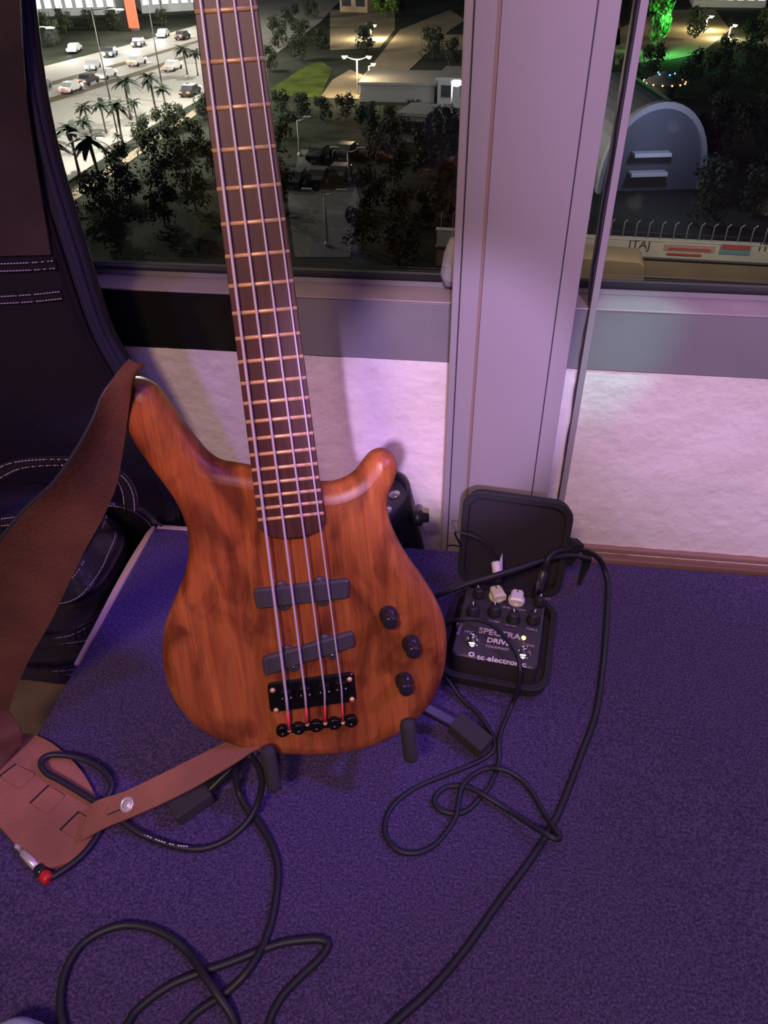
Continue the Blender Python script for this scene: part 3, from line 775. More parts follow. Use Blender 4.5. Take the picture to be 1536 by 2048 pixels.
# cable D: from the plug at the back of the pedal through the velcro tie and down the right
rD = 0.0048
PD = [(1089, 1140, .110), (1096, 1118, .128), (1112, 1103, .132), (1135, 1098, .120), (1165, 1099, .096), (1192, 1112, .066), (1208, 1135, .036), (1216, 1170, .018), (1214, 1230, .008), (1206, 1330, .0055), (1191, 1430, .0055), (1162, 1510, .0055), (1128, 1600, .0055), (1104, 1652, .0055), (1060, 1722, .0055), (1000, 1802, .0055), (930, 1900, .0055), (862, 1980, .0055), (790, 2045, .0055), (700, 2130, .0055)]
cdv = empty('instrument_cable', az(1206, 1330, 0)); tag(cdv, 'long black cable plugged into the pedal back and running down the open carpet', 'cable')
MB().tube(cable(PD, rD, 7), rD, 10).build('cable', 'cable_black', cdv)
a = az(1073, 1188, .066); e = az(1090, 1135, .112); M = dirM(a, e - a); Lp = (e - a).length
MB().lathe([(0.005, -0.012), (0.005, 0), (0.0072, 0.0005), (0.0075, Lp * .75), (0.006, Lp * .8), (0.0052, Lp * 1.15), (0.0048, Lp * 1.2)], M, 16).build('plug', 'nickel_dark', cdv)
# loop end through the tie that passes behind the bass
PE = [(1178, 1118, .080), (1150, 1112, .105), (1128, 1112, .118), (1090, 1119, .124), (1040, 1136, .120), (990, 1151, .114), (940, 1166, .102), (880, 1188, .080), (845, 1200, .06), (790, 1205, .03), (700, 1190, .006), (600, 1180, .006)]
o = MB().tube(cable(PE, rD, 6), rD * .92, 10).build('patch_cable', 'cable_black', None, loc=az(700, 1190, 0)); tag(o, 'black cable slanting across the open case lid and away behind the bass', 'cable')
# velcro tie
vt = empty('velcro_tie', az(1150, 1150, 0)); tag(vt, 'black velcro cable tie wrapped round two cables beside the case lid', 'cable tie')
p0 = az(1130, 1092, .122); p1 = az(1161, 1096, .104); pc = (p0 + p1) / 2; dx = (p1 - p0).normalized(); M = basis(pc, dx, Vector((0, 0, 1)).cross(dx).normalized(), dx.cross(Vector((0, 0, 1)).cross(dx)).normalized())
MB().bbox((-0.012, -0.010, -0.030), (0.012, 0.010, 0.012), 0.003, M).build('wrap', 'velcro', vt)
A = crom([az(1158, 1098, .100), az(1166, 1112, .08), az(1160, 1140, .04), az(1154, 1168, .014)], 4); B = crom([az(1180, 1100, .096), az(1183, 1120, .072), az(1172, 1146, .036), az(1160, 1170, .013)], 4)
MB().strip(A, B, 0.002).build('loose_end', 'velcro', vt)

# ------------------------------------------------------------------ pedal in its case
PY = math.radians(-6.5)
PM = Matrix.Translation((0.0545, 0.800, 0)) @ Matrix.Rotation(PY, 4, 'Z')
cs = empty('zip_case', M=PM); tag(cs, 'open black zip case with its lid standing upright behind the pedal', 'case')


def tray(w_, h_, r, depth, wall, M, name, m, inner):
    o = rrect(w_, h_, r, 5); i_ = rrect(w_ - 2 * wall, h_ - 2 * wall, r - wall * .6, 5); n = len(o)
    o2 = rrect(w_ - 0.008, h_ - 0.008, r, 5)
    vs = [M @ Vector((p.x, p.y, 0)) for p in o2] + [M @ Vector((p.x, p.y, 0.006)) for p in o] + [M @ Vector((p.x, p.y, depth)) for p in o] + [M @ Vector((p.x, p.y, depth)) for p in i_] + [M @ Vector((p.x, p.y, 0.005)) for p in i_]
    fs = []
    for rr in range(4):
        for k in range(n): j = (k + 1) % n; fs.append((rr * n + k, rr * n + j, (rr + 1) * n + j, (rr + 1) * n + k))
    fs += [tuple(range(n))]
    ob = MB().add(vs, fs).build(name, m, cs, autosmooth=40)
    MB().add([M @ Vector((p.x, p.y, 0.0052)) for p in i_], [tuple(range(n))]).build('lining', inner, ob)
    # zip rim
    rim = [M @ Vector((p.x, p.y, depth - 0.003)) for p in rrect(w_ + 0.002, h_ + 0.002, r, 5)]
    MB().tube(rim + rim[:2], 0.003, 8, False).build('zip_rim', 'case_fabric', ob)
    return ob


tray(0.156, 0.176, 0.026, 0.026, 0.005, PM @ Matrix.Translation((0.0, 0.009, 0.001)), 'case_base', 'case_fabric', 'case_inside')
HG = PM @ Matrix.Translation((0, 0.102, 0.030))
LM = HG @ Matrix.Rotation(math.radians(84), 4, 'X') @ Matrix.Translation((0.0, 0.089, -0.024))
tray(0.158, 0.172, 0.026, 0.022, 0.006, LM, 'case_lid', 'case_fabric', 'case_inside')
MB().bbox((-0.06, 0.094, 0.012), (0.06, 0.102, 0.040), 0.002, PM).build('hinge', 'case_fabric', cs)

pe = empty('effects_pedal', M=PM @ Matrix.Translation((0, 0, 0.008))); tag(pe, 'dark effects pedal with lit orange lamp and chrome footswitches in zip case', 'effects pedal')
PW, PL, PZ0, PZ = 0.122, 0.140, 0.009, 0.060
outl = rrect(PW, PL, 0.008, 4)
MB().prism(outl, PZ0, PZ, PM, 0.0022).build('enclosure', 'pedal_paint', pe)
TMx = PM @ Matrix.Translation((0, 0, PZ))


def inv_top(x, y, z=None):
    p = PM.inverted() @ az(x, y, PZ if z is None else z); return p


def pknob(x, y, r, h, m, nm, ang, ptr=True):
    p = inv_top(x, y, PZ + h * .3); M = TMx @ Matrix.Translation((p.x, p.y, 0))
    o = MB().lathe([(r * 1.05, 0), (r * 1.05, h * .25), (r * .9, h * .35), (r * .82, h * .95), (r * .72, h), (0, h)], M, 20).build(nm, m, pe)
    if ptr: MB().box((-0.0008, r * .2, h * 1.0), (0.0008, r * .78, h * 1.06), M @ Matrix.Rotation(ang, 4, 'Z')).build('pointer', 'print_white', o)
    return o


for (x, y, a) in ((946, 1222, .2), (989, 1222, .1), (1027, 1236, .15), (1067, 1237, -.2)):
    pknob(x, y, 0.0100, 0.016, 'black_plastic', 'tone_knob', a)
pknob(957, 1187, 0.0085, 0.015, 'black_plastic', 'tone_knob', .4)
pknob(1079, 1204, 0.0085, 0.015, 'black_plastic', 'tone_knob', -.3)


def chicken(x, y, m, ang):
    p = inv_top(x, y, PZ + .004); M = TMx @ Matrix.Translation((p.x, p.y, 0)) @ Matrix.Rotation(ang, 4, 'Z')
    o = MB().lathe([(0.0128, 0), (0.0128, 0.005), (0.0118, 0.0075), (0, 0.0075)], M, 22).build('white_knob', m, pe)
    pol = [(-0.0100, -0.0115), (0.0100, -0.0115), (0.0094, 0.007), (0.0068, 0.0120), (-0.0068, 0.0120), (-0.0094, 0.007)]
    MB().prism(pol, 0.004, 0.017, M, 0.0025).build('knob_grip', m, o)
    MB().box((-0.001, 0.004, 0.0168), (0.001, 0.0085, 0.0174), M).build('pointer', 'print_dark', o)


chicken(994, 1192, 'cream_plastic', 0.5); chicken(1033, 1200, 'white_plastic', 0.0)


def fsw(x, y):
    p = inv_top(x, y, PZ); M = TMx @ Matrix.Translation((p.x, p.y, 0))
    o = MB().lathe([(0.0105, 0), (0.0105, 0.0015), (0.0085, 0.0015)], M, 24).build('footswitch', 'chrome', pe)
    MB().lathe([(0.0088, 0.001), (0.0088, 0.005), (0.0075, 0.006), (0.0060, 0.006)], M, 6, False).build('hex_nut', 'chrome', o)
    MB().lathe([(0.0058, 0.004), (0.0058, 0.014), (0.0050, 0.0155), (0.002, 0.0160), (0, 0.0160)], M, 20).build('plunger', 'chrome', o)


fsw(945, 1284); fsw(1046, 1308)
p = inv_top(1047, 1277); M = TMx @ Matrix.Translation((p.x, p.y, 0))
MB().lathe([(0.0042, 0), (0.0042, 0.001), (0.0034, 0.0012)], M, 16).build('lamp_bezel', 'chrome', pe)
MB().lathe([(0.0033, 0.0008), (0.0030, 0.0025), (0.0018, 0.0036), (0, 0.0040)], M, 16).build('indicator_lamp', 'led_orange', pe)


def ptext(s, x, y, size, m, ang=0.0, sx=1.0, bold=0.0):
    p = inv_top(x, y); text_mesh(s, size, PM @ Matrix.Translation((p.x, p.y, PZ + 0.0003)) @ Matrix.Rotation(ang, 4, 'Z'), 'lettering', m, pe, 0.0001, 'CENTER', sx, bold)


ptext('tc electronic', 1003, 1322, 0.0136, 'print_white', 0.02, 1.0, 0.00025)
ptext('SPECTRA', 999, 1268, 0.0155, 'print_dim', 0.0, 0.98, 0.0003)
ptext('DRIVE', 997, 1284, 0.0125, 'print_white', 0.0, 1.0, 0.0004)
ptext('TONEPRINT', 994, 1296, 0.0062, 'print_dim', 0.0, 1.0, 0.0001)
ptext('BASS', 943, 1236, 0.0052, 'print_dim'); ptext('LO MID', 987, 1243, 0.0052, 'print_dim'); ptext('HI MID', 1022, 1251, 0.0052, 'print_dim'); ptext('TREBLE', 1063, 1259, 0.0052, 'print_dim')
ptext('DRIVE', 938, 1264, 0.0052, 'print_dim'); ptext('BYPASS', 1057, 1291, 0.0052, 'print_dim'); ptext('LEVEL', 1013, 1215, 0.0048, 'print_dim'); ptext('COMP', 1042, 1220, 0.0048, 'print_dim'); ptext('INPUT', 1093, 1198, 0.0048, 'print_dim')
ptext('OUTPUT', 920, 1258, 0.0062, 'print_dim', 1.45)
# round logo before the brand lettering
p = inv_top(943, 1309); M = PM @ Matrix.Translation((p.x, p.y, PZ))
b = MB(); K = 24; vs = []; fs = []
for k in range(K):
    a = 2 * PI * k / K
    for r in (0.0045, 0.0022): vs.append(M @ Vector((r * math.cos(a), r * math.sin(a), 0.0005)))
for k in range(K): j = (k + 1) % K; fs.append((2 * k, 2 * j, 2 * j + 1, 2 * k + 1))
b.add(vs, fs).build('logo_ring', 'print_white', pe)
# jack on the left side and print of the side
sj = empty('tmp'); bpy.data.objects.remove(sj)
a = PM @ Vector((-PW / 2, 0.005, 0.034)); MB().lathe([(0.0075, -0.001), (0.0075, 0.004), (0.0055, 0.005)], dirM(a, (PM.to_3x3() @ Vector((-1, 0, 0)))), 6).build('side_jack', 'nickel_dark', pe)

# mains lead with white plug label behind the pedal
pc_ = empty('power_lead', az(993, 1165, 0)); tag(pc_, 'thin black power lead with a white plug tag behind the pedal', 'power lead')
PT = [(998, 1122, .118), (984, 1098, .135), (965, 1082, .140), (940, 1070, .135), (918, 1064, .12), (908, 1066, .11), (916, 1082, .085), (926, 1096, .06), (935, 1110, .035)]
PT = [(993, 1128, .110), (985, 1106, .125), (970, 1086, .135), (950, 1074, .138), (925, 1066, .136), (910, 1065, .132), (916, 1080, .110), (921, 1092, .070), (905, 1090, .030), (895, 1092, .010)]
# keep the lead in front of the lid
Ysq = [0.885, 0.886, 0.887, 0.888, 0.889, 0.890, 0.905, 0.925, 0.95, 0.96]
pl = crom([ay(x, y, Y) for (x, y, z), Y in zip(PT, Ysq)], 5)
MB().tube(pl, 0.0016, 8).build('lead', 'cable_black', pc_)
a = ay(995, 1150, .872); e = ay(991, 1122, .884); M = dirM(a, e - a); Lp = (e - a).length
MB().lathe([(0.0062, -0.010), (0.0062, 0), (0.0055, 0.001)], M, 16).build('plug', 'black_plastic', pc_)
MB().lathe([(0.0070, 0.000), (0.0072, 0.002), (0.0070, Lp - 0.002), (0.004, Lp)], M, 16).build('plug_sleeve', 'white_plastic', pc_)
Lb = [ay(1004, 1146, .880), ay(1000, 1122, .892)]; Rb = [ay(1006, 1143, .890), ay(1005, 1107, .905)]
MB().strip(Lb, Rb, 0.0006).build('paper_tag', 'white_plastic', pc_)

# ------------------------------------------------------------------ led par lamp behind the stage edge
pr = empty('stage_light', (-0.215, 1.112, ZF)); tag(pr, 'black round stage light with glass lenses standing behind the bass', 'stage light')
ctr = ay(737, 1003, 1.100)
axis = Vector((-0.26, -0.06, 1)).normalized(); PMx = dirM(ctr, axis); R_ = 0.080
MB().lathe([(0.058, -0.225), (0.066, -0.215), (0.072, -0.12), (R_ - 0.002, -0.02), (R_, 0.012), (R_ - 0.005, 0.012), (R_ - 0.008, 0.002), (R_ - 0.009, -0.004), (0, -0.004)], PMx, 40).build('housing', 'par_black', pr)
fc = MB().lathe([(R_ - 0.009, -0.003), (R_ - 0.010, -0.001), (0, -0.001)], PMx, 36).build('face_plate', 'par_face', pr)
for k in range(12):
    rr = 0.0 if k == 0 else (0.026 if k < 5 else 0.050); a = 0 if k == 0 else (k * PI / 2 if k < 5 else k * 2 * PI / 7 + .2)
    M = PMx @ Matrix.Translation((rr * math.cos(a), rr * math.sin(a), -0.001))
    MB().lathe([(0.0112, 0), (0.0112, 0.003), (0.0095, 0.004), (0.006, 0.0062), (0, 0.0072)], M, 18).build('lens', 'lens', fc)
a0 = PMx @ Vector((0, 0, -0.05)); kx = Vector((1, 0.12, 0)).normalized()
q = ay(846, 1036, 1.09)
MB().tube([ctr + Vector((0.055, 0, -0.06)), q], 0.006, 10).build('bracket_bolt', 'par_black', pr)
MB().lathe([(0.0155, 0), (0.0165, 0.002), (0.0155, 0.009), (0.010, 0.012), (0.009, 0.022), (0, 0.022)], dirM(q - Vector((0.012, 0, 0)), (1, -0.1, 0.15)), 10).build('bracket_knob', 'black_plastic', pr)
b = MB()
for sx in (-1,):
    pass
A = crom([PMx @ Vector((p, 0.014, z)) for p, z in ((0.084, -0.05), (0.088, -0.12), (0.080, -0.225), (0.0, -0.24), (-0.080, -0.225), (-0.088, -0.12), (-0.084, -0.05))], 5)
B = [p + Vector((0, 0.028, 0)) for p in A]
MB().strip(A, B, 0.003).build('bracket', 'par_black', pr)
for k in range(3):
    M = dirM(ctr + Vector((0.056 + .008 * k, -0.062, -0.048 - 0.026 * k)), Vector((0.6, -0.8, 0.1)))
    MB().bbox((-0.016, -0.0025, -0.006), (0.016, 0.0025, 0.0065), 0.002, M).build('cooling_fin', 'par_black', pr)

# ------------------------------------------------------------------ gig bag leaning at the window
gb = empty('gig_bag', (-0.76, 1.09, ZF)); tag(gb, 'tall black leather gig bag with stitched bands leaning upright against the window', 'gig bag')
GY = 1.05
EDG = [(40, -120), (50, -40), (55, 0), (66, 90), (80, 190), (110, 330), (148, 450), (190, 590), (218, 670), (250, 725), (292, 800), (332, 880), (368, 950), (390, 1015), (396, 1070), (380, 1160), (330, 1240)]
ev = [ay(x, y, GY) for x, y in EDG]
cxm = -0.80
right = [Vector((p.x, p.z)) for p in ev]
right = [Vector((-0.64, 1.22)), Vector((-0.60, 1.12))] + right
right = [Vector((p.x, max(p.y, ZF + 0.005))) for p in right if p.y > ZF + .05] + [Vector((-0.56, ZF + 0.01)), Vector((-0.70, ZF))]
left = [Vector((2 * cxm - p.x, p.y)) for p in reversed(right)]
gp = [Vector((p.x, p.y, 0)) for p in right + left]
gp = [Vector((p.x, p.y)) for p in crom(gp, 3, True)]
n = len(gp)
GMx = Matrix(((1, 0, 0, 0), (0, 0, 1, 0), (0, 1, 0, 0), (0, 0, 0, 1)))   # (x, z, y)


def gring(d, y):
    q = smooth_closed(offset_poly(gp, d), 3) if d else gp
    return [Vector((p.x, y, p.y)) for p in q]


def shell(rs, name, m, parent, cap=True):
    vs = []; fs = []
    for d, y in rs: vs += gring(d, y)
    for r in range(len(rs) - 1):
        for i in range(n): j = (i + 1) % n; fs.append((r * n + i, r * n + j, (r + 1) * n + j, (r + 1) * n + i))
    b = MB().add(vs, fs, True)
    if cap:
        bm = bmesh.new()
        for r in (0, len(rs) - 1):
            ring = [bm.verts.new(vs[r * n + i]) for i in range(n)]; ed = [bm.edges.new((ring[i], ring[(i + 1) % n])) for i in range(n)]
            bmesh.ops.triangle_fill(bm, edges=ed, use_beauty=True)
        bm.verts.index_update(); b.add([v.co.copy() for v in bm.verts], [[v.index for v in f.verts] for f in bm.faces]); bm.free()
    return b.build(name, m, parent)


YB = 1.168
shell([(0.075, YB), (0.066, YB - 0.006), (0.058, YB - 0.02), (0.014, GY + 0.035), (0.0, GY + 0.016), (0.004, GY + 0.004), (0.012, GY)], 'gusset', 'fabric_navy', gb)
front = shell([(0.030, GY + 0.001), (0.034, GY - 0.010), (0.040, GY - 0.014), (0.046, GY - 0.015)], 'front_panel', 'leather_black', gb)
for d, y, r, nm, m in ((0.012, GY - 0.001, 0.005, 'zip_track', 'fabric_navy'), (0.001, GY + 0.014, 0.0045, 'piping', 'leather_black'), (0.031, GY - 0.006, 0.004, 'piping', 'leather_black')):
    q = gring(d, y); MB().tube(q + q[:2], r, 8, False).build(nm, m, gb)
# zip teeth on the outer edge
b = MB(); q = gring(-0.0006, GY + 0.016)
for i in range(n):
    a, e = q[i], q[(i + 1) % n]; L_ = (e - a).length; k = max(1, int(L_ / 0.0055))
    if a.z < 0.2 or a.x < cxm: continue
    for j in range(k):
        p = a.lerp(e, j / k); b.box((p.x - 0.0012, p.y - 0.002, p.z - 0.0012), (p.x + 0.0012, p.y + 0.002, p.z + 0.0012))
o = b.build('zip_teeth', 'leather_black', gb); tag(o, kind='stuff')


def stitches(P, m, parent, dl=0.0042, r=0.0007, name='stitching'):
    """row of thread dashes along a polyline"""
    b = MB(); acc = 0
    for i in range(len(P) - 1):
        a, e = P[i], P[i + 1]; d = e - a; L_ = d.length
        if L_ < 1e-6: continue
        dn = d / L_; s = acc
        while s < L_:
            p = a + dn * s; p2 = a + dn * min(L_, s + dl * .66); b.tube([p, p2], r, 4, True); s += dl
        acc = s - L_
    o = b.build(name, m, parent); o['kind'] = 'stuff'; return o


# upper panel with a warm reflection put into its colour, and two stitched bands across the front
yb = GY - 0.016
def fx(px, py): return ay(px, py, yb)
for (pa, pm_, pe_, hh) in (((-400, 542), (0, 533), (112, 527), 0.011), ((-400, 612), (0, 598), (124, 588), 0.011)):
    c_ = [fx(*pa), fx(*pm_), fx(*pe_)]
    A = crom([p + Vector((0, -0.0015, hh / 2 + 0.003)) for p in c_], 6); B = crom([p + Vector((0, -0.0015, -hh / 2 - 0.003)) for p in c_], 6)
    bd = MB().strip(A, B, 0.003).build('stitched_band', 'leather_black', gb)
    for dz in (hh / 2, -hh / 2): stitches([p + Vector((0, -0.0048, dz)) for p in crom(c_, 6)], 'thread', bd, 0.005, 0.0011)
A = [fx(-330, -60), fx(-340, 200), fx(-400, 520)]; B = [fx(40, -60), fx(56, 200), fx(104, 508)]
A = crom(A, 5); B = crom(B, 5)
MB().strip(A, B, 0.0035).build('warm_reflection_panel', 'leather_reflection', gb)

# ------------------------------------------------------------------ leather holdall beside the stage
hb = empty('leather_holdall', (-0.80, 0.90, ZF)); tag(hb, 'slumped black leather holdall with stitched straps and loop handle beside the stage', 'bag')
HC = Vector((-0.845, 0.905, -0.04)); HS = Vector((0.245, 0.115, 0.175))


def hsurf(a, z, k=1.0):
    """super-ellipse skin of the bag; a = angle from -y, z in -1..1"""
    e = 0.55; c, s_ = math.cos(a), math.sin(a); zz = max(-1, min(1, z)); rad = (1 - abs(zz) ** (6 if zz < 0 else 3.2)) ** (1 / (6 if zz < 0 else 3.2)) if abs(zz) < 1 else 0
    rad = max(rad, 0.0)
    x = math.copysign(abs(s_) ** e, s_) * rad; y = -math.copysign(abs(c) ** e, c) * rad
    fold = 0.010 * noise.noise(Vector((x * 3.0, zz * 9, 1.3))) + 0.006 * math.sin(zz * 14 + x * 3)
    p = Vector((x * HS.x, y * HS.y, zz * HS.z)) * k
    return HC + p + Vector((x, y, 0)).normalized() * fold if rad > .05 else HC + p


vs = []; fs = []; NA, NZ = 56, 34
for j in range(NZ + 1):
    for i in range(NA): vs.append(hsurf(2 * PI * i / NA, -1 + 2 * j / NZ))
for j in range(NZ):
    for i in range(NA): i2 = (i + 1) % NA; fs.append((j * NA + i, j * NA + i2, (j + 1) * NA + i2, (j + 1) * NA + i))
MB().add(vs, fs, True).build('bag_body', 'leather_black', hb)


def hband(z0, z1, hw, nm='strap_band', lift=1.03, a0=-1.2, a1=1.75):
    A = []; B = []; C = []; D = []
    for k in range(40):
        t = k / 39; a = a0 + (a1 - a0) * t; z = z0 + (z1 - z0) * t
        A.append(hsurf(a, z + hw, lift)); B.append(hsurf(a, z - hw, lift)); C.append(hsurf(a, z + hw * .7, lift + .022)); D.append(hsurf(a, z - hw * .7, lift + .022))
    o = MB().strip(A, B, -0.004).build(nm, 'leather_black', hb)
    stitches(C, 'thread', o, 0.005, 0.0009); stitches(D, 'thread', o, 0.005, 0.0009)
    return o


hband(0.02, 0.62, 0.10); hband(-0.46, 0.10, 0.075); hband(-0.86, -0.36, 0.07)


def hstrap(px, hw, nm, ysh=0):
    c_ = crom([ay(x, y, Y) for x, y, Y in px], 6); A = []; B = []
    for i, p in enumerate(c_):
        t = (c_[min(i + 1, len(c_) - 1)] - c_[max(i - 1, 0)]).normalized(); d = t.cross(Vector((0, 1, 0.4)).normalized()).normalized() * hw; A.append(p + d); B.append(p - d)
    o = MB().strip(A, B, 0.004).build(nm, 'leather_black', hb)
    C = [a.lerp(b_, .12) + Vector((0, -0.004, 0.003)) for a, b_ in zip(A, B)]; D = [a.lerp(b_, .88) + Vector((0, -0.004, 0.003)) for a, b_ in zip(A, B)]
    stitches(C, 'thread', o, 0.005, 0.0009); stitches(D, 'thread', o, 0.005, 0.0009)


hstrap([(-90, 1040, .80), (-60, 985, .80), (0, 948, .80), (45, 930, .80), (130, 925, .81), (195, 932, .82), (240, 955, .83), (258, 985, .84), (262, 1020, .85)], 0.010, 'handle')
hstrap([(-40, 1050, .80), (40, 1040, .80), (130, 1022, .81), (220, 1014, .83), (265, 1018, .90), (298, 1036, .98), (316, 1056, 1.04)], 0.012, 'rim_strap')

# small pale thing at the near left edge of the carpet
o = MB().lathe([(0.0, 0.046), (0.018, 0.045), (0.030, 0.040), (0.036, 0.030), (0.038, 0.012), (0.040, 0.010), (0.040, 0.004), (0.036, 0.001), (0, 0.001)][::-1], Matrix.Translation(az(36, 2136, 0.0)), 36).build('plastic_lid', 'pale_blue', None, loc=az(36, 2136, 0)); tag(o, 'small pale blue domed plastic lid on the carpet near the cable loop', 'lid')

# ================================================================== the night city outside
ZG = -24.0


def G(x, y, z=ZG): return az(x, y, z)


def topz(base, py, px=None):
    """world height at which the pixel row py passes above the ground point base"""
    d = ray(px if px is not None else 768, py); 
    hd = math.hypot(base.x, base.y); return CAM.z + d.z / math.hypot(d.x, d.y) * hd


def gpatch(pix, m, name, z=0.0, kind='structure', label=None):
    P = [G(x, y) for x, y in pix]; Q = [Vector((p.x, p.y)) for p in P]
    o = MB().prism(Q, ZG + z - 0.05, ZG + z).build(name, m); tag(o, label, None, None, kind); return o


o = MB().box((-900, 6, ZG - 2), (900, 2200, ZG)).build('ground', 'ground_dark'); tag(o, 'dark ground of the city far below the window', None, None, 'structure')
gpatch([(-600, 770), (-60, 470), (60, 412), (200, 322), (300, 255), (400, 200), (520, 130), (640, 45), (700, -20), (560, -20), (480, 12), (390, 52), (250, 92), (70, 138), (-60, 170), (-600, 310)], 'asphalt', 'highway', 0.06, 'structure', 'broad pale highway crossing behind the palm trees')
gpatch([(-600, 470), (-60, 268), (75, 215), (250, 160), (400, 108), (400, 102), (250, 152), (75, 204), (-60, 254), (-600, 446)], 'median', 'median_strip', 0.10, 'structure', 'dark median strip along the highway')
gpatch([(-600, 402), (-60, 225), (75, 180), (250, 130), (400, 84), (400, 80), (250, 124), (75, 172), (-60, 216), (-600, 386)], 'median', 'median_strip', 0.10, 'structure', 'narrow dark verge between highway lanes')
gpatch([(125, 420), (400, 225), (400, 212), (115, 405)], 'sand', 'verge', 0.08, 'structure', 'pale footpath beside the palm row')
gpatch([(720, 160), (800, 60), (850, 40), (900, 20), (930, 40), (900, 60), (840, 120), (790, 168)], 'sand', 'forecourt', 0.06, 'structure', 'lit sandy forecourt beyond the park')
gpatch([(660, 20), (790, 20), (790, 60), (760, 95), (660, 100)], 'sand', 'car_park', 0.05, 'structure', 'dimly lit sandy car park beyond the park')
gpatch([(640, 196), (720, 198), (725, 150), (700, 140), (665, 160)], 'sand', 'yard', 0.06, 'structure', 'lit sandy yard under the double lamp')
gpatch([(540, 180), (560, 190), (640, 196), (665, 140), (640, 120), (600, 140)], 'grass', 'lawn', 0.06, 'structure', 'lit strip of grass beside the sandy yard')
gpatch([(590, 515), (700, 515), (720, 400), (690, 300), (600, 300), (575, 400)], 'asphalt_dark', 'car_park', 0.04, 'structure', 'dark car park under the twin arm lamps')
gpatch([(1230, 130), (1340, 120), (1400, 108), (1460, 60), (1430, 20), (1330, 20), (1230, 60)], 'sand', 'car_park', 0.05, 'structure', 'lit sandy car park behind the round kiosk')
gpatch([(1150, 20), (1240, 20), (1240, 90), (1150, 110)], 'sand', 'forecourt', 0.05, 'structure', 'lit sandy forecourt behind the column')
gpatch([(880, 100), (960, 100), (960, 70), (880, 70)], 'sand', 'side_road', 0.05, 'structure', 'lit road end beside the column')

# --- cars
HWD = (G(390, 110) - G(100, 235)).normalized(); HWA = math.atan2(HWD.y, HWD.x)


def make_car(body):
    r = empty('car')
    prof = [(-2.2, .35), (-2.2, .85), (-1.9, .95), (-1.3, 1.0), (-0.8, 1.45), (0.7, 1.45), (1.25, .98), (2.05, .85), (2.2, .6), (2.2, .35)]
    M = Matrix(((1, 0, 0, 0), (0, 0, -1, 0), (0, 1, 0, 0), (0, 0, 0, 1)))
    MB().prism(prof, -0.88, 0.88, M, 0.08).build('car_body', body, r)
    for s in (-1, 1): MB().box((-0.95, s * 0.80 - .02 + .02 * s, 1.02), (0.85, s * 0.80 + .02 + .05 * s, 1.36)).build('side_window', 'car_glass', r)
    for sx in (-1.35, 1.35):
        for sy in (-.82, .82): MB().lathe([(0, -.1), (.33, -.1), (.33, .1), (0, .1)], Matrix.Translation((sx, sy, .33)) @ Matrix.Rotation(PI / 2, 4, 'X'), 12).build('wheel', 'tyre', r)
    return r


def car_lights(r, front=True):
    for sy in (-.62, .62):
        if front: MB().lathe([(.26, 0), (.26, .06), (.16, .12), (0, .14)], Matrix.Translation((2.18, sy, .68)) @ Matrix.Rotation(PI / 2, 4, 'Y'), 10).build('headlight', 'headlight', r)
        MB().box((-2.30, sy - .24, .66), (-2.18, sy + .24, .84)).build('tail_light', 'taillight', r)


carw = make_car('car_white'); car_lights(carw); card = make_car('car_dark'); car_lights(card); carp = make_car('car_dark'); carp_used = False
proto_used = {}
HEAD = [(187, 138), (278, 92), (327, 74), (86, 178), (150, 104), (222, 112)]
TAILC = [(144, 184), (178, 168), (214, 156), (366, 78), (347, 140), (382, 190), (275, 130)]
for lst, back, lab, grp in ((HEAD, True, 'car with white headlights coming along the highway', 'oncoming highway cars'), (TAILC, False, 'car with red tail lights driving away along the highway', 'departing highway cars')):
    for k, (x, y) in enumerate(lst):
        src = carw if k % 2 == 0 else card
        o = src if src.name not in proto_used else copy_tree(src); proto_used[src.name] = 1
        p = G(x, y, ZG + 0.06); ang = HWA + (PI if back else 0)
        if back: ang = math.atan2(-p.y, -p.x) * .45 + (HWA - PI) * .55
        o.location = p; o.rotation_euler = (0, 0, ang); tag(o, lab, 'car', grp)
        if back: d = Vector((math.cos(ang), math.sin(ang), 0)); light('headlight_beam', 'SPOT', p + d * 2.5 + Vector((0, 0, .8)), p + d * 14, (.9, .95, 1), 5000, .2, 60, 1)
# parked dark cars
for (x, y, a) in ((640, 364, .3), (594, 368, .3), (682, 356, .3), (640, 318, .2), (694, 312, .2)):
    o = copy_tree(carp) if carp_used else carp; carp_used = True
    o.location = G(x, y, ZG + 0.04); o.rotation_euler = (0, 0, a + 1.2); tag(o, 'parked dark car on the car park under the twin arm lamps', 'car', 'parked cars under the lamps')

# --- palms


def palm_mesh(seed):
    rnd = random.Random(seed); tr = MB(); bend = rnd.uniform(-.06, .06)
    tr.tube([(bend * (k / 6) ** 2, 0, k / 6) for k in range(7)], [0.045, 0.034, 0.030, 0.030, 0.032, 0.040, 0.03], 7)
    cr = MB(); top = Vector((bend, 0, 1.0))
    for k in range(26):
        a = 2 * PI * k / 26 * 2.618 + rnd.uniform(-.2, .2); up = rnd.uniform(-0.2, 1.15); L_ = rnd.uniform(.36, .50); A = []; B = []
        dx = Vector((math.cos(a), math.sin(a), 0)); sd = Vector((-dx.y, dx.x, 0))
        for j in range(6):
            t = j / 5; p = top + dx * (L_ * math.cos(up * .7) * t) + Vector((0, 0, L_ * (math.sin(up) * t - 0.62 * t * t)))
            wd = 0.060 * math.sin(PI * min(1, .12 + t * .88)) + .004
            A.append(p + sd * wd - Vector((0, 0, wd * .5))); B.append(p - sd * wd - Vector((0, 0, wd * .5)))
        cr.strip(A, B, 0.004)
    return tr, cr


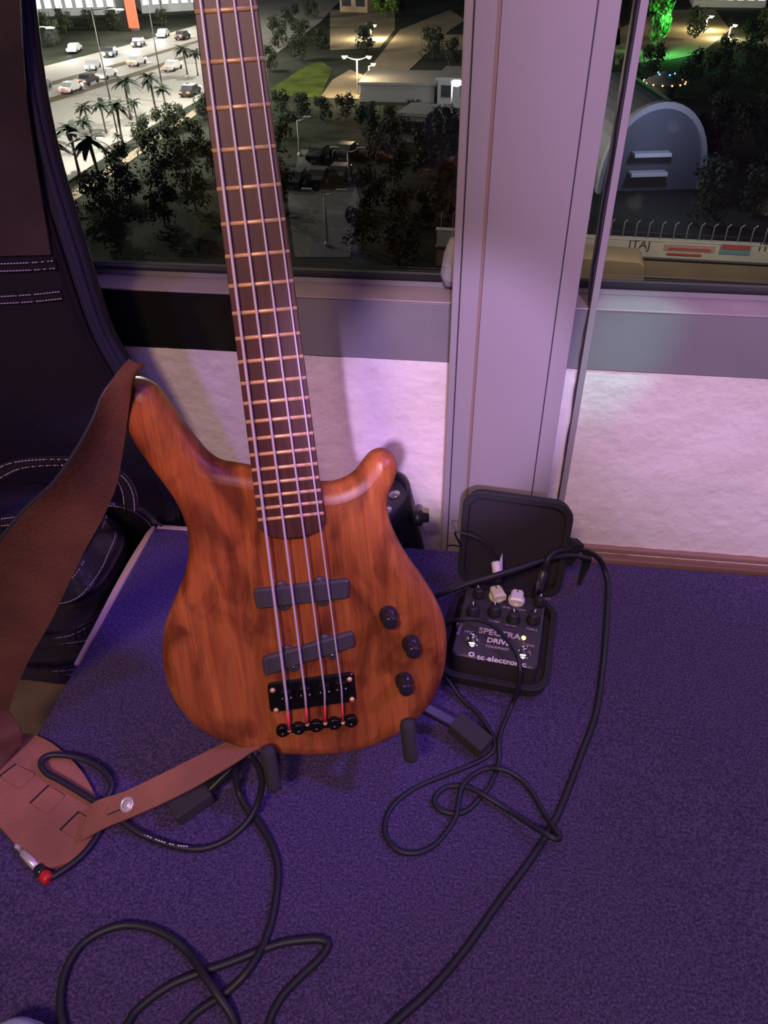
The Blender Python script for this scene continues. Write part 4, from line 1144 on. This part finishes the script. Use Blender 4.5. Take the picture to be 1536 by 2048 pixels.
protos = []
PALMS = [(262, 240, 152), (313, 228, 143), (335, 232, 168), (182, 268, 203), (213, 268, 198), (246, 290, 200), (160, 352, 247), (126, 372, 272), (206, 385, 265), (240, 300, 262), (375, 150, 88), (396, 152, 96), (277, 255, 195), (176, 300, 232)]
for k, (x, y, yt) in enumerate(PALMS):
    base = G(x, y); h = topz(base, yt + 8, x) - ZG
    if k < 3:
        r = empty('palm_tree'); tr, cr = palm_mesh(k); tr.build('trunk', 'bark', r); cr.build('crown', 'palm_leaf', r); protos.append(r); o = r
    else: o = copy_tree(protos[k % 3])
    o.location = base; o.scale = (h * 1.0,) * 3; o.rotation_euler = (0, 0, k * 1.3)
    tag(o, 'dark palm tree in the row along the highway', 'palm tree', 'palms along the highway')


# --- leafy trees
def tree_proto(seed, m):
    rnd = random.Random(seed); r = empty('leafy_tree'); MB().tube([(0, 0, 0), (0.02, 0, .25), (0, .02, .5)], [.03, .025, .02], 6).build('trunk', 'bark', r)
    cr = MB()
    lobes = [(Vector((rnd.uniform(-.30, .30), rnd.uniform(-.30, .30), rnd.uniform(.24, .80))), rnd.uniform(.16, .26)) for _ in range(12)]
    for c_, rad in lobes:
        for _ in range(60):
            d = Vector((rnd.gauss(0, 1), rnd.gauss(0, 1), rnd.gauss(0, 1))).normalized(); p = c_ + d * rad * rnd.uniform(.55, 1.05); s = rnd.uniform(.03, .060)
            a = d.cross(Vector((rnd.random(), rnd.random(), rnd.random()))).normalized() * s; b_ = d.cross(a).normalized() * s * .7
            cr.add([p - a, p + b_ + d * .01, p + a, p - b_], [(0, 1, 2, 3)])
    cr.build('crown', m, r); return r


tp3 = [tree_proto(20 + k, 'foliage') for k in range(3)]; used = [False] * 3


def put_tree(x, y, h, lab, grp, k):
    i = k % 3
    if used[i]: o = copy_tree(tp3[i])
    else: o = tp3[i]; used[i] = True
    o.location = G(x, y); o.scale = (h * random.uniform(.8, 1.0), h * random.uniform(.8, 1.0), h); o.rotation_euler = (0, 0, random.uniform(0, 6)); tag(o, lab, 'tree', grp)


rnd = random.Random(3); k = 0
TREES = [
    ('dark bushy tree in the grove below the palm row', 'trees below the palms', 3.2, 4.4, [(290, 292), (330, 272), (356, 262), (412, 238), (240, 358), (310, 330), (350, 315), (398, 300), (205, 432), (262, 402), (318, 382), (372, 362), (150, 468), (428, 345), (392, 424), (240, 470), (330, 450)]),
    ('dark bushy tree in front of the low pale roofed building', 'trees before the low building', 2.8, 3.6, [(560, 232), (602, 238), (646, 240), (690, 243), (735, 248), (778, 252), (826, 246), (905, 268)]),
    ('dark bushy tree beside the dark car park', 'trees beside the dark car park', 3.2, 4.6, [(575, 278), (545, 335), (560, 420), (742, 426), (730, 500), (752, 330), (735, 292)]),
    ('dark bushy tree in the thicket beside the mauve column', 'trees beside the column', 3.4, 5.0, [(780, 306), (886, 292), (895, 318), (788, 376), (860, 354), (890, 388), (800, 448), (858, 452), (900, 480), (806, 546)]),
    ('dark bushy tree beyond the spiked white wall', 'trees beyond the wall', 3.6, 5.2, [(1436, 262), (1484, 280), (1528, 250), (1420, 330), (1520, 352), (1418, 412), (1504, 432), (1536, 400), (1410, 455), (1380, 300)]),
    ('dark tree at the edge of the sandy car park near the kiosk', 'trees near the kiosk', 4.0, 6.0, [(1250, 182), (1300, 152), (1380, 172), (1430, 190), (1500, 172), (1450, 130), (1500, 112), (1530, 70), (1390, 78)]),
    ('dim tree among the sandy car parks past the yard', 'trees among the far car parks', 3.5, 5.5, [(560, 100), (600, 85), (640, 95), (580, 55), (622, 40), (732, 108), (736, 84), (862, 118), (895, 130), (545, 140), (600, 122)]),
    ('dim tree in front of the bright white far building', 'trees before the far building', 3.5, 5.0, [(92, 62), (135, 68), (182, 58), (232, 60), (112, 92), (322, 50)])]
for lab, grp, h0, h1, pts in TREES:
    for (x, y) in pts: put_tree(x + rnd.uniform(-4, 4), y + rnd.uniform(-3, 3), rnd.uniform(h0, h1), lab, grp, k); k += 1
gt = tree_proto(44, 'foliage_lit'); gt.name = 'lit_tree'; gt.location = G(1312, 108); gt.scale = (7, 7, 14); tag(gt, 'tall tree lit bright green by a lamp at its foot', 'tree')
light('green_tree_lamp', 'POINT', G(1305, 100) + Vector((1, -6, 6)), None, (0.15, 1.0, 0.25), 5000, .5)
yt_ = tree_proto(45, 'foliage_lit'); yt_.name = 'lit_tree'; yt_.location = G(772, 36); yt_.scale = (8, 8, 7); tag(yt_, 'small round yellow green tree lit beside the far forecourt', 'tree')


# --- street lamps
def street_lamp(x, y, ytop, arms, m, lab, head=None, power=0, col=(1, .75, .45), grp=None, heads=2, bulb=1.0):
    base = G(x, y); h = topz(base, ytop, x) - ZG; r = empty('street_lamp', base)
    z0 = base
    MB().tube([z0, z0 + Vector((0, 0, h))], [.13, .09], 8).build('pole', m, r)
    MB().lathe([(.28, 0), (.28, .25), (.16, .4)], Matrix.Translation(z0), 10).build('base', m, r)
    for s in ((-1, 1) if heads == 2 else (1,)):
        a = z0 + Vector((0, 0, h - .1)); e = a + Vector((s * arms, 0, .45))
        MB().tube([a, a + Vector((s * arms * .4, 0, .12)), e], .06, 6).build('arm', m, r)
        hd = MB().bbox((-.45, -.16, -.09), (.45, .16, .09), .04, Matrix.Translation(e)).build('lamp_head', m, r)
        if head:
            MB().lathe([(0, -.32 * bulb), (.22 * bulb, -.24 * bulb), (.30 * bulb, -.06 * bulb), (.2 * bulb, 0)], Matrix.Translation(e + Vector((0, -.1, -.02))), 10).build('bulb', head, hd)
    if power: light('street_lamp_light', 'POINT', z0 + Vector((0, -.6, h + .1)), None, col, power, .3)
    tag(r, lab, 'street lamp', grp); return r


street_lamp(655, 492, 388, 1.5, 'pole_grey', 'unlit twin arm lamp post on the dark car park, taller of two')
street_lamp(698, 362, 303, 1.4, 'pole_grey', 'unlit twin arm lamp post among the park trees beside parked cars')
street_lamp(600, 312, 240, 1.2, 'pole_grey', 'faint unlit single arm lamp post before the park trees', heads=1)
street_lamp(716, 196, 118, 1.8, 'pole_lit', 'lit double lamp post above the sandy yard', 'lamp_warm', 5000, (1, .72, .36))
street_lamp(738, 152, 132, .8, 'pole_lit', 'short lit lamp beside the forecourt slope', 'lamp_warm', 1500, (1, .75, .42), None, 1)
street_lamp(742, 78, 54, .8, 'pole_lit', 'lit lamp at the corner of the far forecourt', 'lamp_warm', 9000, (1, .80, .5), None, 1)
street_lamp(902, 230, 166, .6, 'pole_grey', 'dazzling white floodlight on a pole beside the column', 'lamp_white', 700, (.82, .92, 1), None, 1, 2.4)
street_lamp(1456, 78, 54, .8, 'pole_lit', 'lit lamp in the sandy car park behind the round kiosk', 'lamp_warm', 9000, (1, .8, .5), None, 1)
street_lamp(1410, 60, 36, .8, 'pole_lit', 'lit yellow lamp beside a tree near the green lit tree', 'lamp_warm', 6000, (1, .86, .4), None, 1)
# tall lamps added to light the highway (heads stand above the frame), one pole each
for k, (x, y) in enumerate(((60, 125), (200, 92), (330, 62), (110, 330), (235, 268), (330, 205), (420, 130))):
    base = G(x, y); r = empty('street_lamp', base); h = 13.5
    MB().tube([base, base + Vector((0, 0, h))], [.10, .06], 8).build('pole', 'pole_dark', r)
    MB().tube([base + Vector((0, 0, h)), base + Vector((4.0, -1.2, h + .3))], .05, 6).build('arm', 'pole_dark', r)
    hd = MB().bbox((-.5, -.2, -.1), (.5, .2, .1), .05, Matrix.Translation(base + Vector((4.2, -1.3, h + .3)))).build('lamp_head', 'pole_dark', r)
    MB().box((-.4, -.15, -.14), (.4, .15, -.1), Matrix.Translation(base + Vector((4.2, -1.3, h + .3)))).build('bulb', 'lamp_warm', hd)
    light('highway_light', 'POINT', base + Vector((4.2, -1.4, h - .4)), None, (1, .93, .82), 21000, .3); tag(r, 'tall lamp post added to light the highway', 'street lamp', 'added highway lamp posts')


# --- buildings
def low_building(pix_l, pix_r, dep, h, mw, mr, lab, win=0, wm='lit_window', name='building'):
    a, e = G(*pix_l), G(*pix_r); d = (e - a); L_ = d.length; dx = d.normalized(); dy = Vector((-dx.y, dx.x, 0)); M = basis(a, dx, dy, Vector((0, 0, 1)))
    r = empty(name, a); MB().box((0, 0, 0), (L_, dep, h), M).build('walls', mw, r); MB().box((-.3, -.3, h), (L_ + .3, dep + .3, h + .35), M).build('roof', mr, r)
    for k in range(win):
        x = L_ * (k + .5) / win; w_ = L_ / win * .34
        f = MB().box((x - w_, -.12, h * .35), (x + w_, .05, h * .85), M).build('window', mr, r); MB().box((x - w_ * .9, -.16, h * .38), (x + w_ * .9, -.1, h * .82), M).build('pane', wm, f)
    tag(r, lab, 'building'); return r


low_building((722, 203), (868, 206), 9, 2.2, 'roof_grey', 'roof_grey', 'low long building with pale roof beside the floodlight', 0)
low_building((874, 214), (950, 217), 8, 3.4, 'roof_grey', 'roof_grey', 'small white building behind the floodlight pole', 2, 'car_glass')
low_building((800, 284), (850, 288), 5, 3.0, 'roof_grey', 'roof_grey', 'small grey hut among the park trees', 2, 'car_glass')
low_building((50, 34), (235, 29), 14, 4.4, 'bld_white', 'roof_grey', 'long bright white lit building at the far side of the highway', 9)
low_building((285, 27), (400, 20), 14, 4.6, 'bld_white', 'roof_grey', 'bright white lit building beyond the red sign', 6)
low_building((1385, 14), (1530, 16), 14, 4, 'bld_white', 'roof_grey', 'far white lit building beyond the green lit tree', 7)
low_building((680, 24), (735, 26), 8, 3.5, 'tan_wall', 'roof_dark', 'small tan kiosk at the far car park', 2, 'car_glass')
# red neon sign tower
base = G(272, 62); hN = 15; r = empty('neon_sign', base); tag(r, 'tall slim red glowing sign beyond the highway', 'sign')
MB().bbox((-.8, -.5, 0), (.8, .5, hN), .1, Matrix.Translation(base)).build('sign_body', 'roof_dark', r)
MB().bbox((-1.2, -.7, .6), (1.2, -.5, hN - .3), .05, Matrix.Translation(base)).build('sign_face', 'neon_red', r)

# --- white boundary wall with spiked fence and banners, right
wd_a, wd_b = G(872, 531), G(2050, 596)
dx = (wd_b - wd_a).normalized(); dy = Vector((-dx.y, dx.x, 0)); LW = (wd_b - wd_a).length; WMx = basis(wd_a, dx, dy, Vector((0, 0, 1)))
hW = topz(G(1330, 556.3), 482, 1330) - ZG
wr = empty('boundary_wall', wd_a); tag(wr, 'long white boundary wall with signs and a spiked fence on top', 'wall')
MB().box((0, 0, 0), (LW, .5, hW * .56), WMx).build('lower_wall', 'tan_wall', wr)
MB().bbox((-.1, -.25, hW * .53), (LW + .1, .6, hW * .57), .05, WMx).build('ledge', 'roof_dark', wr)
MB().box((0, -.05, hW * .57), (LW, .45, hW), WMx).build('upper_wall', 'white_wall', wr)
MB().bbox((-.1, -.12, hW), (LW + .1, .5, hW + .10), .03, WMx).build('coping', 'white_wall', wr)
nsp = int(LW / 0.95)
for k in range(nsp):
    x = .3 + k * .95
    b = MB(); b.tube([WMx @ Vector((x, .2, hW + .08)), WMx @ Vector((x, .2, hW + 1.25)), WMx @ Vector((x + .12, -.15, hW + 1.55))], .035, 6)
    b.build('fence_spike', 'pole_grey', wr)
MB().box((0, .17, hW + .5), (LW, .23, hW + .56), WMx).build('fence_rail', 'joint_dark', wr)


def wpos(px, py):
    """position along the upper wall face for a pixel"""
    d = ray(px, py); nrm = dy; p0 = WMx @ Vector((0, -.05, 0)); k = (p0 - CAM).dot(nrm) / d.dot(nrm); return WMx.inverted() @ (CAM + d * k)


for (xa, ya, xb, yb_, m, nm) in ((1330, 488, 1428, 505, 'sign_pink', 'sign_board'), (1442, 487, 1498, 510, 'sign_teal', 'sign_board')):
    a = wpos(xa, ya); e = wpos(xb, yb_)
    s = MB().box((a.x, -.13, e.z), (e.x, -.05, a.z), WMx).build(nm, m, wr)
    if m == 'sign_teal': MB().box((a.x + .1, -.17, (a.z + e.z) / 2), (e.x - .1, -.13, a.z - .05), WMx).build('sign_stripe', 'sign_red', s)
    else:
        b = MB()
        for i in range(2): b.box((a.x + .3, -.16, a.z - .38 - .42 * i), (e.x - .3 - .6 * i, -.13, a.z - .22 - .42 * i), WMx)
        b.build('sign_stripe', 'sign_red', s)
for (s, px, py, sz) in (('ITAJ', 1279, 490, 0.95), ('ITAJ', 1540, 496, 0.95)):
    a = wpos(px, py); text_mesh(s, sz, WMx @ Matrix.Translation((a.x, -.06, a.z)) @ Matrix.Rotation(PI / 2, 4, 'X'), 'wall_lettering', 'print_dark', wr, .02)
light('wall_fill_light', 'POINT', WMx @ Vector((wpos(1460, 500).x, -7, hW + 5)), None, (1, .88, .72), 1100, .5)  # unseen lights added to brighten the boundary wall, no lamp posts built
light('wall_fill_light', 'POINT', WMx @ Vector((wpos(1230, 500).x, -7, hW + 5)), None, (1, .85, .66), 800, .5)
# tan shelter in front of the wall
xl = wpos(1150, 540).x; xr = wpos(1283, 540).x - .3; Wd = xr - xl
M = basis(WMx @ Vector((xl, -2.6, 0)), dx, Vector((0, 0, 1)), -dy)
pol = [Vector((0, 0)), Vector((Wd + .25, 0)), Vector((Wd - .15, hW * .84)), Vector((Wd - .5, hW * .93)), Vector((0, hW * .97))]
o = MB().prism(pol, -1.4, 1.4, M, .08).build('shelter', 'tan_wall', None, loc=M @ Vector((Wd / 2, 0, 0))); tag(o, 'tan sloped end shelter standing before the white wall', 'shelter')

# --- arched shell hall beyond the wall
sa = G(1192, 386); sb_ = G(1402, 380); dxs = (sb_ - sa).normalized(); dys = Vector((-dxs.y, dxs.x, 0)); Ls = (sb_ - sa).length; hs_ = topz(sa, 208, 1290) - ZG
SM = basis(sa, dxs, dys, Vector((0, 0, 1))); r = empty('arched_hall', sa); tag(r, 'grey arched hall with a pale rim beyond the spiked wall', 'building')
K = 22; DEP = 16.0


def arch(k, rr=1.0): a = PI * (1 - k / K); return (Ls / 2 + math.cos(a) * Ls / 2 * rr, math.sin(a) ** .8 * hs_ * rr)


for k in range(K):
    (xa, za), (xb, zb) = arch(k, .97), arch(k + 1, .97)
    MB().add([SM @ Vector(p) for p in ((xa, 0, za), (xb, 0, zb), (xb, DEP, zb), (xa, DEP, za), (xa * .98 + Ls * .01, 0, za * .98), (xb * .98 + Ls * .01, 0, zb * .98), (xb * .98 + Ls * .01, DEP, zb * .98), (xa * .98 + Ls * .01, DEP, za * .98))], [(0, 1, 2, 3), (4, 5, 6, 7), (0, 1, 5, 4), (3, 2, 6, 7), (0, 3, 7, 4), (1, 2, 6, 5)]).build('roof_panel', 'shell_metal', r)
A = [SM @ Vector((arch(k)[0], -.3, arch(k)[1])) for k in range(K + 1)]; B = [SM @ Vector((arch(k, .93)[0] + 0.0 * Ls, -.3, arch(k, .93)[1])) for k in range(K + 1)]
MB().strip(A, B, .8).build('rim', 'shell_rim', r)
b = MB(); pts = [SM @ Vector((arch(k, .95)[0], .4, arch(k, .95)[1])) for k in range(K + 1)]; b.add(pts, [tuple(range(K + 1))]); b.add([p + dys * .3 for p in pts], [tuple(range(K + 1))]); b.build('front_wall', 'shell_metal', r)
for zz in (.20, .42): MB().bbox((Ls * .28, -.9, hs_ * zz), (Ls * .62, .3, hs_ * zz + .35), .05, SM).build('entrance_canopy', 'bld_white', r)
light('hall_lamp', 'POINT', SM @ Vector((Ls * .4, -6, hs_ * .9)), None, (.55, .6, 1.0), 1100, .5)
# round kiosk with string lights
p = G(1322, 200); r = empty('round_kiosk', p); tag(r, 'small round kiosk ringed with orange and blue bulbs', 'kiosk')
MB().lathe([(1.6, 0), (1.6, 2.2)], Matrix.Translation(p), 16).build('walls', 'roof_dark', r); MB().lathe([(2.8, 2.1), (2.9, 2.3), (.4, 3.6), (0, 3.7)], Matrix.Translation(p), 20).build('roof', 'roof_dark', r)
for k in range(14):
    a = 2 * PI * k / 14; q = p + Vector((2.9 * math.cos(a), 2.9 * math.sin(a), 2.3)); MB().lathe([(0, -.13), (.11, -.06), (.11, .06), (0, .13)], Matrix.Translation(q), 8).build('bulb', 'orange_bulb', r)
for k in range(5):
    a = 2 * PI * k / 5; q = p + Vector((1.2 * math.cos(a), 1.2 * math.sin(a), 3.35)); MB().lathe([(0, -.12), (.1, -.06), (.1, .06), (0, .12)], Matrix.Translation(q), 8).build('bulb', 'blue_bulb', r)
